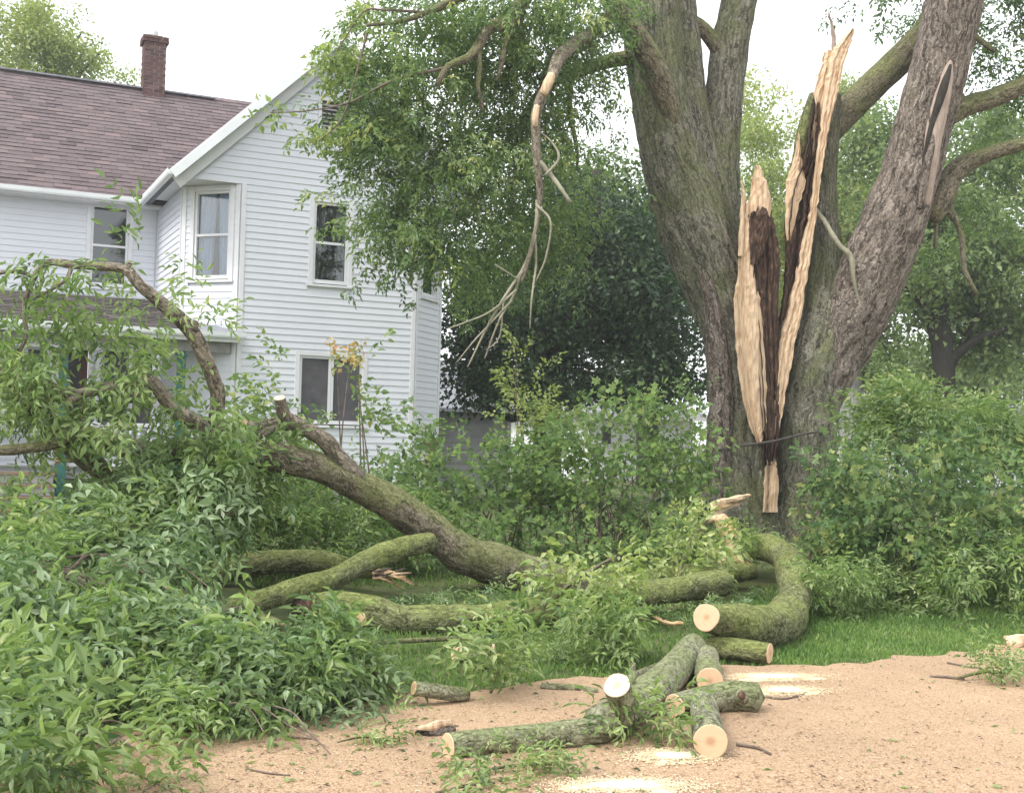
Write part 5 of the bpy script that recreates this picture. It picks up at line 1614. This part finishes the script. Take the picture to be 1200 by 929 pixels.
# mossy limbs lying across the verge
fallen('fallen_limb', 'yellow-mossed limb forking off low across the leaf heap', [(505, 634, 12.7, 12), (470, 643, 12.4, 13), (430, 658, 12.0, 13), (390, 677, 11.6, 13), (350, 690, 11.2, 13), (310, 702, 10.9, 12), (260, 715, 10.6, 11), (215, 730, 10.3, 9)], 'bark_moss', seed=421)
brk = fallen('broken_limb', 'mossy limb lying along the verge with a dark rotten broken end', [(352, 710, 11.2, 14), (390, 706, 11.2, 15), (430, 716, 11.2, 18), (470, 728, 11.2, 19), (520, 727, 11.3, 19), (580, 722, 11.5, 18), (640, 716, 11.8, 17), (700, 706, 12.1, 17), (770, 692, 12.6, 16), (850, 684, 13.2, 15)], 'bark_moss', seed=425, seg=22)
tube_obj('rotten_end', px_pts([(346, 716, 11.1, 12), (356, 713, 11.15, 13.5), (372, 708, 11.12, 12)]), M['wood_rot'], brk, 14, .03, .3, .1, 426)
tube_obj('torn_bark', px_pts([(402, 722, 11.12, 3), (414, 718, 11.10, 7), (424, 724, 11.09, 7), (431, 732, 11.08, 2)]), M['wood_lying'], brk, 12, .02, .3, .25, 427, smooth=False)
brk2 = fallen('broken_limb', 'mossy log half hidden behind, its torn end showing pale wood', [(180, 690, 13.0, 13), (240, 676, 13.0, 14), (300, 660, 13.0, 14), (350, 657, 13.0, 13), (400, 662, 12.9, 12), (450, 672, 12.9, 8)], 'bark_moss', seed=431)
for k in range(16):
    r_ = np.random.default_rng(k + 60)
    y0 = 666 + 12 * r_.random(); x1 = 460 + 30 * r_.random()
    tube_obj('torn_fibre', px_pts([(438, y0, 12.8, 2.6), (450 + 6 * r_.random(), y0 + r_.normal() * 1.5, 12.72, 1.8), (x1, y0 + 4 + r_.normal() * 7, 12.65 + r_.normal() * .08, .5)]), M['wood_lying'] if k % 3 else M['bark_twig'], brk2, 5, .04, .25, 0, k)
fallen('fallen_limb', 'mossy log lying just in front of the split trunk', [(660, 700, 13.6, 10), (720, 690, 13.8, 13), (780, 678, 14.0, 14), (840, 672, 14.3, 13), (880, 668, 14.6, 11)], 'bark_moss', seed=435)
fallen('fallen_limb', 'short log end poking from the leaves at the heap middle', [(175, 722, 11.5, 7), (200, 716, 11.2, 8), (225, 725, 10.9, 10), (205, 738, 10.6, 9)][:3], 'bark_moss', seed=437)
# curved limb still tied to the trunk foot, sawn at its end
cur = fallen('curved_limb', 'thick curved moss-covered limb bending down to a sawn end', [(866, 636, 15.6, 13), (884, 640, 15.4, 15), (905, 645, 15.0, 16), (926, 662, 14.2, 19), (932, 690, 13.0, 20), (926, 716, 12.2, 22), (906, 734, 11.5, 25), (876, 732, 11.1, 25), (850, 726, 10.8, 20), (829, 723, 10.5, 17)], 'bark_moss', seed=441, seg=30, cuts=(None, M['cut']), ridge=.02, step=.04)
# splintered heartwood pieces by the trunk foot
hw_ = thing('splintered_log', 'half dark half pale splintered log propped at the trunk foot', 'log', (*P(845, 600, 16.4)[:2], .2))
tube_obj('bark_side', px_pts([(806, 605, 16.3, 6), (822, 598, 16.3, 8), (842, 592, 16.3, 8)]), M['bark_dark'], hw_, 12, .05, .15, .05, 442)
for k, (y0, y1, x1, h) in enumerate(((598, 583, 874, 4.2), (593, 580, 880, 3.6), (602, 590, 868, 3.8), (596, 587, 862, 4.6), (590, 584, 870, 3.0))):
    tube_obj('torn_wood', px_pts([(832 + k, y0, 16.25 - .03 * k, h), ((832 + x1) / 2, (y0 + y1) / 2 - 1, 16.22 - .03 * k, h), (x1 - 5, y1 + 1, 16.25 - .02 * k, h * .75), (x1, y1, 16.25 - .02 * k, .8)]), M['wood_fresh'] if k != 3 else M['wood_lying'], hw_, 5, .05, .35, .1, 443 + 20 * k, smooth=False)
tube_obj('support', px_pts([(815, 604, 16.35, 5), (820, 630, 16.2, 6), (830, 668, 15.8, 7)]), M['wood_rot'], hw_, 10, .05, .25, .08, 444)
sh2 = thing('splintered_log', 'pale jagged stub of torn wood beside the curved limb', 'log', (*P(858, 640, 15.4)[:2], .2))
tube_obj('torn_wood', px_pts([(842, 606, 15.5, 7), (850, 618, 15.5, 10), (860, 636, 15.4, 10), (870, 655, 15.3, 8), (878, 668, 15.2, 5)]), M['wood_lying'], sh2, 14, .03, .3, .25, 445, smooth=False)
tube_obj('splinter', px_pts([(846, 612, 15.6, 5), (838, 606, 15.6, 5), (826, 612, 15.6, 3)]), M['wood_fresh'], sh2, 8, .03, .25, .1, 446)
tube_obj('splinter', px_pts([(830, 640, 15.5, 3), (845, 655, 15.4, 5), (858, 672, 15.3, 3)]), M['wood_fresh'], sh2, 8, .03, .25, .1, 447)
for nm, lb, pts, mt in (('wood_splinter', 'long pale splinter lying behind the curved limb', [(866, 690, 3), (885, 687, 4), (904, 684, 1.5)], 'wood_lying'), ('wood_splinter', 'pale torn wood chunk lying on the verge by the far grass', [(1178, 750, 4), (1190, 751, 6.5), (1215, 750, 6)], 'wood_fresh'), ('wood_splinter', 'brown broken stick lying behind the sawn forked trunk', [(765, 722, 1.6), (782, 730, 2.5), (800, 731, 2)], 'wood_lying')):
    g = ground_pts(pts, .06 if pts[0][1] < 745 else .0, 0)
    tag(tube_obj(nm, g, M[mt], None, 10, .025, .35, .3, len(lb), smooth=False), lb, 'splinter')

# ================================================================== sawn logs on the gravel
def log(label, pts, cuts, branches=(), name='sawn_log', mat='bark_log', seed=0, seg=26, ridge=.03, zg=0.0):
    g = ground_pts(pts, zg)
    t = thing(name, label, 'log', (g[0][0], g[0][1], 0))
    o = tube_obj('log_body', g, M[mat], t, seg, .03, .05, ridge, seed, cuts)
    for k, (bp, c) in enumerate(branches):
        tube_obj('side_branch', px_pts(bp), M[mat], t, 22, .03, .05, ridge, seed + k + 1, c)
    return t
CUT, CUTW = M['cut'], M['cut_white']
log('straight mossy log lying on the gravel with a sawn end', [(525, 872, 15), (570, 866, 15), (620, 861, 15.5), (665, 857, 16), (706, 853, 16)], (CUT, CUT), seed=501)
dB = rest_depth(720, 848, 22)
log('forked trunk piece leaning up to the curved limb, its white sawn stub turned skyward', [(703, 846, 22), (730, 832, 22), (760, 811, 22), (785, 790, 20), (800, 772, 18), (812, 756, 16)], (None, None),
    [([(736, 838, dB + .10, 17), (730, 822, dB + .03, 17), (723, 803, dB - .10, 15.5)], (None, CUTW)), ([(742, 800, dB + .25, 4), (741, 785, dB + .25, 4), (743, 776, dB + .25, 2)], (None, None))], seed=511)
log('short mossy log with a tan sawn end tucked behind the forked piece', [(832, 797, 16), (830, 785, 16), (828, 768, 14)], (CUT, None), seed=521)
dY = rest_depth(833, 868, 20)
gY = rest_depth(850, 816, 17)
log('forked log with round sawn end toward the road and a knot hole', [(790, 826, 15), (825, 818, 16), (858, 813, 18), (888, 815, 17)], (CUT, None),
    [([(824, 818, gY - .06, 14), (827, 842, (gY + dY) / 2, 17.5), (832, 868, dY, 20)], (None, CUT))], seed=531)
kd = gY - .22
kn = [o for o in COL.objects if o.get('label', '').startswith('forked log with round')][0]
tube_obj('knot_ring', px_pts([(868, 817, gY - .12, 8), (869, 815, gY - .20, 8)]), M['bark_log'], kn, 14, .02, .15, .1, 533)
tube_obj('knot_hole', px_pts([(868.5, 815, gY - .17, 5), (869, 815, gY - .215, 5)]), M['wood_rot'], kn, 12, .02, .15, .1, 534)
log('short log lying under the curved limb with one sawn end showing', [(830, 756, 12.5), (855, 758, 13), (880, 761, 13), (902, 764, 12.5)], (None, CUT), seed=541, mat='bark_moss')
log('small sawn billet at the edge of the leaf heap', [(485, 804, 8, .42), (505, 807, 8.5, .28), (530, 810, 9, .1), (546, 812, 8)], (CUT, None), seed=551)
log('little forked billet with two sawn ends among the leaves', [(535, 764, 9, .45), (550, 767, 9, .25), (566, 772, 10)], (CUT, None), [([(563, 772, rest_depth(563, 772, 9), 8), (571, 764, rest_depth(563, 772, 9), 6), (579, 757, rest_depth(563, 772, 9) - .05, 4)], (None, CUTW))], seed=561)
log('thin sawn stick pointing out behind the white-faced stub', [(742, 791, 4.5), (755, 785, 4.5), (769, 779, 4.5)], (None, CUTW), seed=571)
log('thin dark stick on the gravel beside the leafy shoot', [(635, 802, 4), (655, 803, 4.2), (678, 804, 4), (700, 808, 3)], (None, None), seed=572)
bc = thing('bark_chunk', 'torn bark chunk with pale wood on top by the small billet', 'bark', (*on_z(510, 857, 0)[:2], 0))
tube_obj('bark', ground_pts([(488, 856, 4), (510, 855, 6), (532, 852, 4)]), M['bark_brown'], bc, 12, .02, .2, .1, 573)
gp = ground_pts([(490, 853, 2), (510, 850, 4.5), (528, 846, 3)], .03, 0)
tube_obj('pale_wood', gp, M['wood_fresh'], bc, 10, .02, .35, .3, 574, smooth=False)

# twigs on the gravel
for k, (lb, pts) in enumerate([
    ('dark crooked twig on gravel beside the round sawn fork', [(863, 872, 2.2), (872, 873, 2), (888, 876, 2), (903, 883, 1.6)]),
    ('dark stick poking from the small leafy sprig on the gravel', [(1090, 792, 1.2), (1110, 793, 1.6), (1130, 795, 1.6)]),
    ('curved bare branch resting on the leaf heap edge', [(305, 826, 1.5), (340, 815, 2.2), (375, 803, 2.6), (405, 788, 3.2), (425, 778, 4), (438, 782, 3)]),
    ('thin brown twig on gravel near the heap foot', [(290, 900, 1), (312, 905, 1.3), (340, 908, 1)]),
    ('short twig lying between heap and straight log', [(315, 855, 1), (335, 862, 1.4), (365, 865, 1)]),
    ('thin crooked twig on the gravel below the grass verge', [(890, 815, 1), (920, 818, 1.3), (950, 810, 1)]),
    ('fine twig lying on the open gravel by the verge', [(1110, 776, 1), (1135, 781, 1.2), (1150, 782, .8)]),
]):
    g = ground_pts(pts, .0 if k != 2 else .12, 0)
    o = tag(tube_obj('fallen_twig', g, M['bark_twig'], None, 7, .02, .2, 0, 580 + k), lb, 'twig')

# sawdust
def sawdust(label, px, py, rx, ry, seed, h=.022):
    rng = np.random.default_rng(seed)
    c = on_z(px, py, 0)
    ex = (on_z(px + rx, py, 0) - c) * .85; ey = (on_z(px, py - ry, 0) - c) * .9
    n, m = 48, 7
    V = [np.array([c[0], c[1], h])]
    lob_ = 1 + .16 * np.sin(np.arange(n) / n * 6.28 * 3 + seed) + .1 * np.sin(np.arange(n) / n * 6.28 * 7 + seed * 2) + .10 * rng.normal(size=n)
    for i in range(1, m + 1):
        f = i / m
        for j in range(n):
            a = j / n * 2 * math.pi
            p = c + (ex * math.cos(a) + ey * math.sin(a)) * f * (1 + (lob_[j] - 1) * f)
            V.append(np.array([p[0], p[1], max(.002, h * (1 - f ** 2) + rng.normal() * .002 * (f < 1)) - .004 * (f == 1)]))
    tri = [(0, 1 + j, 1 + (j + 1) % n) for j in range(n)]
    q = [(1 + i * n + j, 1 + (i + 1) * n + j, 1 + (i + 1) * n + (j + 1) % n, 1 + i * n + (j + 1) % n) for i in range(m - 1) for j in range(n)]
    o = link('sawdust', mesh(np.array(V), [np.array(tri), np.array(q)], M['dust'], tint=np.full(len(tri) + len(q), .55), smooth=True))
    o['kind'] = 'stuff'; o['label'] = label
    # loose flecks round it
    k = 3200
    a = rng.uniform(0, 6.28, k); rr = np.abs(rng.normal(size=k)) * .5 + .55
    org = c + np.outer(np.cos(a) * rr, ex) + np.outer(np.sin(a) * rr, ey); org[:, 2] = .008 + .01 * rng.random(k) * (rr < .9)
    ln = rng.uniform(.006, .016, k)
    Vf, Ff, kk = leaves(org, np.column_stack([rng.normal(size=(k, 2)), rng.normal(size=k) * .1]), np.tile([[0, 0, 1.0]], (k, 1)), ln, ln * .6, 'dia')
    fl = link('sawdust_flecks', mesh(Vf, Ff, M['dust'], tint=np.full(len(Ff), .5)), o)
    fl['kind'] = 'stuff'
sawdust('pale sawdust spill under the round sawn fork', 790, 887, 50, 8, 1)
sawdust('long streak of sawdust beyond the knot-holed log', 905, 794, 62, 4.5, 2)
sawdust('shorter sawdust streak beside the knot-holed log', 920, 810, 44, 5, 3)
sawdust('wide sawdust patch on the open gravel before the logs', 735, 922, 85, 9, 4)

# ================================================================== leaf heaps (branches lying on the ground)
def branch_thing(label, stemline, zoff=.25, cat='fallen branch', hwmul=1.0, twigs=(), name='leafy_branch', group=None):
    g = []
    for a, b, h, z in stemline:
        if z is None:
            p = P(a, b, heap_depth(b) + .2)
        else:
            p = on_lawn(a, b); p[2] += z
        dep = (p - CAM) @ _f
        g.append(np.append(p, h * dep / F))
    t = thing(name, label, cat, (g[0][0], g[0][1], max(0, float(ground_z(g[0][0], g[0][1])))), group)
    tube_obj('stem', g, M['bark_limb'], t, 10, .06, .1, .03, len(label))
    for k, s in enumerate(twigs):
        gg = []
        for a, b, h, z in s:
            p = P(a, b, heap_depth(b) + .1) if z is None else on_lawn(a, b) + np.array([0, 0, z])
            gg.append(np.append(p, h * ((p - CAM) @ _f) / F))
        tube_obj('twig', gg, M['bark_twig'], t, 6, .06, .1, 0, k)
    return t

N0 = None
TWV = twig_meshes('silver_twig', M['leaf_silver'], 5, length=.45, step=.085, leaf=.11, wid=.36, nl=5, droop=.4, base=.55)
MIX = TWA + TWA[:4] + TWV
def heap_stems(t, x0, x1, y0, y1, n, seed):
    """bare twigs and branchlets showing in the heap"""
    rng = np.random.default_rng(seed)
    for k in range(n):
        x, y = rng.uniform(x0, x1), rng.uniform(y0, y1)
        a = rng.uniform(-.5, .7); L = rng.uniform(40, 130)
        pts = []
        for q in range(4):
            f = q / 3
            xx = x + L * f * math.cos(a) + rng.normal() * 4; yy = y + L * f * math.sin(a) - 14 * math.sin(f * 3.1) + rng.normal() * 3
            p = P(xx, yy, heap_depth(yy) - .05)
            p[2] = max(p[2], float(max(0, ground_z(p[0], p[1]))) + .02)
            pts.append(np.append(p, (2.6 - 1.7 * f) * rng.uniform(.5, 1.1) * heap_depth(yy) / FREF))
        tube_obj('twig', pts, M['bark_twig'], t, 6, .05, .12, 0, k + seed)
h1 = branch_thing('leafy branch sprawling onto the gravel at the heap corner', [(-30, 780, 5, N0), (30, 800, 5, N0), (80, 830, 4, N0), (120, 870, 2.5, N0)], twigs=[[(30, 800, 2.5, N0), (60, 770, 2, N0), (110, 760, 1.2, N0)]])
heap_twigs(h1, [(-40, 760), (60, 750), (150, 790), (170, 830), (125, 870), (75, 918), (60, 960), (-40, 960)], 190, MIX, 601, 0, N0, smin=.6, smax=1.2, vary=1.0)
heap_stems(h1, 0, 120, 780, 900, 16, 701)
h2 = branch_thing('leafy branch heaped highest beside the lawn', [(-30, 690, 6, N0), (40, 680, 6, N0), (110, 690, 5, N0), (170, 730, 3, N0)], twigs=[[(0, 700, 3, N0), (40, 720, 2.5, N0), (90, 740, 1.5, N0)], [(60, 745, 4, N0), (75, 755, 4, N0)]])
heap_twigs(h2, [(-40, 640), (30, 630), (80, 655), (150, 690), (200, 745), (190, 790), (100, 790), (-40, 790)], 210, MIX, 602, 0, N0, smin=.6, smax=1.2, vary=1.0)
heap_stems(h2, 0, 160, 650, 770, 18, 702)
h3 = branch_thing('leafy branch in the heap middle, draped over the verge edge', [(150, 740, 5, N0), (230, 760, 5, N0), (300, 790, 4, N0), (350, 820, 2.5, N0)])
heap_twigs(h3, [(150, 730), (240, 745), (330, 775), (370, 805), (340, 828), (230, 838), (150, 858), (120, 820)], 180, MIX, 603, 0, N0, smin=.55, smax=1.1, vary=1.0)
heap_stems(h3, 150, 320, 750, 830, 12, 703)
h4 = branch_thing('silvery-leaved branch lying between the heap and the small billets', [(300, 770, 4, .3), (370, 790, 4, .25), (430, 810, 3, .15), (470, 830, 2, .08)])
heap_twigs(h4, [(310, 805), (390, 790), (430, 800), (445, 828), (430, 846), (360, 842), (320, 832)], 90, TWV + TWS[:2], 604, .02, .24, smin=.6, smax=1.0)
h5 = branch_thing('leafy branch covering the ground below the arching limb', [(150, 620, 5, N0), (210, 610, 5, N0), (280, 600, 4, N0)])
heap_twigs(h5, [(120, 620), (210, 580), (300, 570), (330, 600), (270, 640), (200, 655), (130, 655)], 95, MIX, 605, 0, N0, smin=.7, smax=1.1)
h6 = branch_thing('leafy branch caught under the big limb near the house window', [(200, 560, 4, N0), (250, 555, 4, N0), (300, 560, 3, N0)])
heap_twigs(h6, [(150, 560), (240, 520), (300, 530), (320, 570), (270, 595), (180, 600)], 70, MIX, 606, 0, N0, smin=.7, smax=1.05)
h7 = branch_thing('leafy branch spread in front of the broken mossy limb', [(200, 750, 4, N0), (280, 745, 4, N0), (360, 765, 3, N0)])
heap_twigs(h7, [(190, 755), (260, 748), (330, 755), (430, 778), (420, 795), (330, 792), (220, 775)], 84, MIX, 607, 0, N0, smin=.5, smax=.8)
h8 = branch_thing('leafy shoots sprouting round the small forked billet', [(575, 815, 2, .02), (590, 808, 2, .2), (620, 800, 1.5, .35)])
heap_twigs(h8, [(565, 800), (600, 790), (640, 795), (640, 825), (600, 830), (575, 825)], 17, TWS, 608, .02, .28, (0, 0, .6), .6, 1.0)
h9 = branch_thing('dense greenery mat along the verge behind the small billets', [(420, 770, 3, .1), (500, 765, 3, .1), (600, 760, 2, .1)])
heap_twigs(h9, [(600, 756), (720, 752), (700, 772), (610, 778)], 26, TWS + TWV[:2], 609, .0, .06, (0, 0, .25), .3, .55)
h19 = branch_thing('broken leafy twigs strewn between the mossy limbs', [(480, 735, 2, .02), (600, 728, 2, .04), (720, 720, 1.5, .04)])
heap_twigs(h19, [(430, 735), (520, 712), (640, 700), (800, 690), (880, 690), (860, 735), (760, 745), (600, 736), (470, 742)], 150, MIX, 623, .0, .05, (0, -.2, .15), .3, .55)
h10 = branch_thing('blue-green leafy spray hanging over the verge behind the forked trunk', [(690, 765, 2, .15), (730, 760, 2, .25), (770, 760, 1.5, .2)])
heap_twigs(h10, [(690, 765), (740, 755), (770, 765), (740, 785), (700, 780)], 22, TWS, 610, .05, .35, smin=.7, smax=1.1)
h11 = branch_thing('leafy sprig lying across the straight log end', [(700, 868, 2, .06), (740, 865, 2, .10), (780, 855, 1.5, .12)])
heap_twigs(h11, [(722, 866), (760, 862), (795, 852), (790, 868), (750, 874)], 14, TWS, 611, .02, .16, smin=.5, smax=.8)
h12 = branch_thing('leafy sprig flat on gravel in front of the straight log', [(560, 908, 1.5, .02), (610, 903, 2, .03), (665, 900, 1, .02)])
heap_twigs(h12, [(560, 908), (590, 895), (640, 893), (660, 905), (620, 916), (575, 918)], 14, TWS, 612, .0, .05, (.6, 0, .1), .4, .65)
h13 = branch_thing('pale small sprig on gravel beside the larger flat sprig', [(510, 934, 1.5, .02), (545, 928, 2, .03), (580, 922, 1, .02)])
heap_twigs(h13, [(508, 932), (540, 920), (575, 920), (565, 940), (520, 945)], 9, TWS, 613, .0, .04, (.6, 0, .1), .4, .65)
h14 = branch_thing('small leafy sprig alone on the gravel near the verge', [(1120, 798, 1.5, .02), (1150, 796, 2, .05), (1185, 796, 1.2, .05)])
heap_twigs(h14, [(1130, 800), (1142, 790), (1190, 790), (1190, 802), (1150, 804)], 14, TWS, 614, .0, .10, (.6, 0, .3), .45, .75)
h15 = branch_thing('tiny leaf cluster on gravel below the heap', [(395, 874, 1, .02), (425, 870, 1.2, .03), (470, 874, .8, .02)])
heap_twigs(h15, [(390, 874), (420, 862), (475, 866), (470, 880), (410, 882)], 9, TWS, 615, .0, .03, (.8, 0, .05), .35, .6)
h16 = branch_thing('little upright sprig on open gravel off the heap corner', [(165, 935, 1, .02), (185, 928, 1.2, .05)])
heap_twigs(h16, [(160, 932), (185, 922), (205, 932)], 4, TWS, 616, .0, .03, (.3, 0, .5), .4, .6)
# right: fallen leafy branches by the verge
h17 = branch_thing('fallen branch of drooping pale leaves by the pale torn chunk', [(1240, 715, 4, .6), (1180, 712, 4, .5), (1120, 715, 3, .35), (1080, 718, 2, .15)], twigs=[[(1180, 712, 2, .5), (1120, 705, 1.5, .6), (1060, 705, 1, .4)]])
heap_twigs(h17, [(1060, 722), (1130, 690), (1240, 680), (1240, 736), (1150, 732)], 140, TWS, 617, .05, .7, (-.5, -.3, -.1), .7, 1.1)
h18 = branch_thing('low leafy branch fronting the big dark shrub', [(960, 708, 3, .2), (1030, 708, 3, .3), (1080, 705, 2, .2)])
heap_twigs(h18, [(945, 728), (1000, 690), (1080, 690), (1080, 722), (1000, 730)], 110, TWA, 618, .02, .40, smin=.45, smax=.8)
# yellow-green leaves over the logs
y1 = branch_thing('yellow-green leafy branch drooping over the mossy logs', [(620, 740, 3, .1), (670, 738, 3, .4), (720, 735, 2, .6)])
heap_twigs(y1, [(625, 740), (680, 732), (740, 728), (735, 740), (680, 745)], 28, TWY, 619, .2, .6, (-.3, -.3, .2), .5, .85)
y2 = branch_thing('yellow-green shoots in front of the splintered trunk foot', [(790, 705, 2, .05), (805, 700, 2, .5), (835, 695, 1.5, .8)])
heap_twigs(y2, [(775, 705), (810, 690), (850, 690), (850, 700), (800, 708)], 30, TWY, 620, .1, .75, (0, 0, .5), .5, .85)
y3 = branch_thing('greenish sprays round the curved limb and trunk foot', [(860, 680, 2, .1), (880, 676, 2, .3), (890, 672, 1.5, .5)])
heap_twigs(y3, [(845, 690), (870, 665), (895, 660), (890, 685), (860, 700)], 26, TWS, 621, .05, .4, (0, 0, .5), .5, .8)

# ================================================================== haze volume added for a pale veil like lens glare
hz, ht, hb_, _ = mat_new('haze')
ht.nodes.remove(hb_)
pv = N_(ht, 'ShaderNodeVolumePrincipled')
pv.inputs['Color'].default_value = (.93, .95, .97, 1)
pv.inputs['Density'].default_value = .0014
pv.inputs['Anisotropy'].default_value = .3
ht.links.new(pv.outputs[0], ht.nodes['Material Output'].inputs['Volume'])
hm_ = MB().box(lambda u, o, z: np.array([u, o, z]), -425, 425, -45, 945, -1.3, 22).build('haze', hz)
hm_['kind'] = 'stuff'
hm_['label'] = 'thin haze added to veil the whole place'
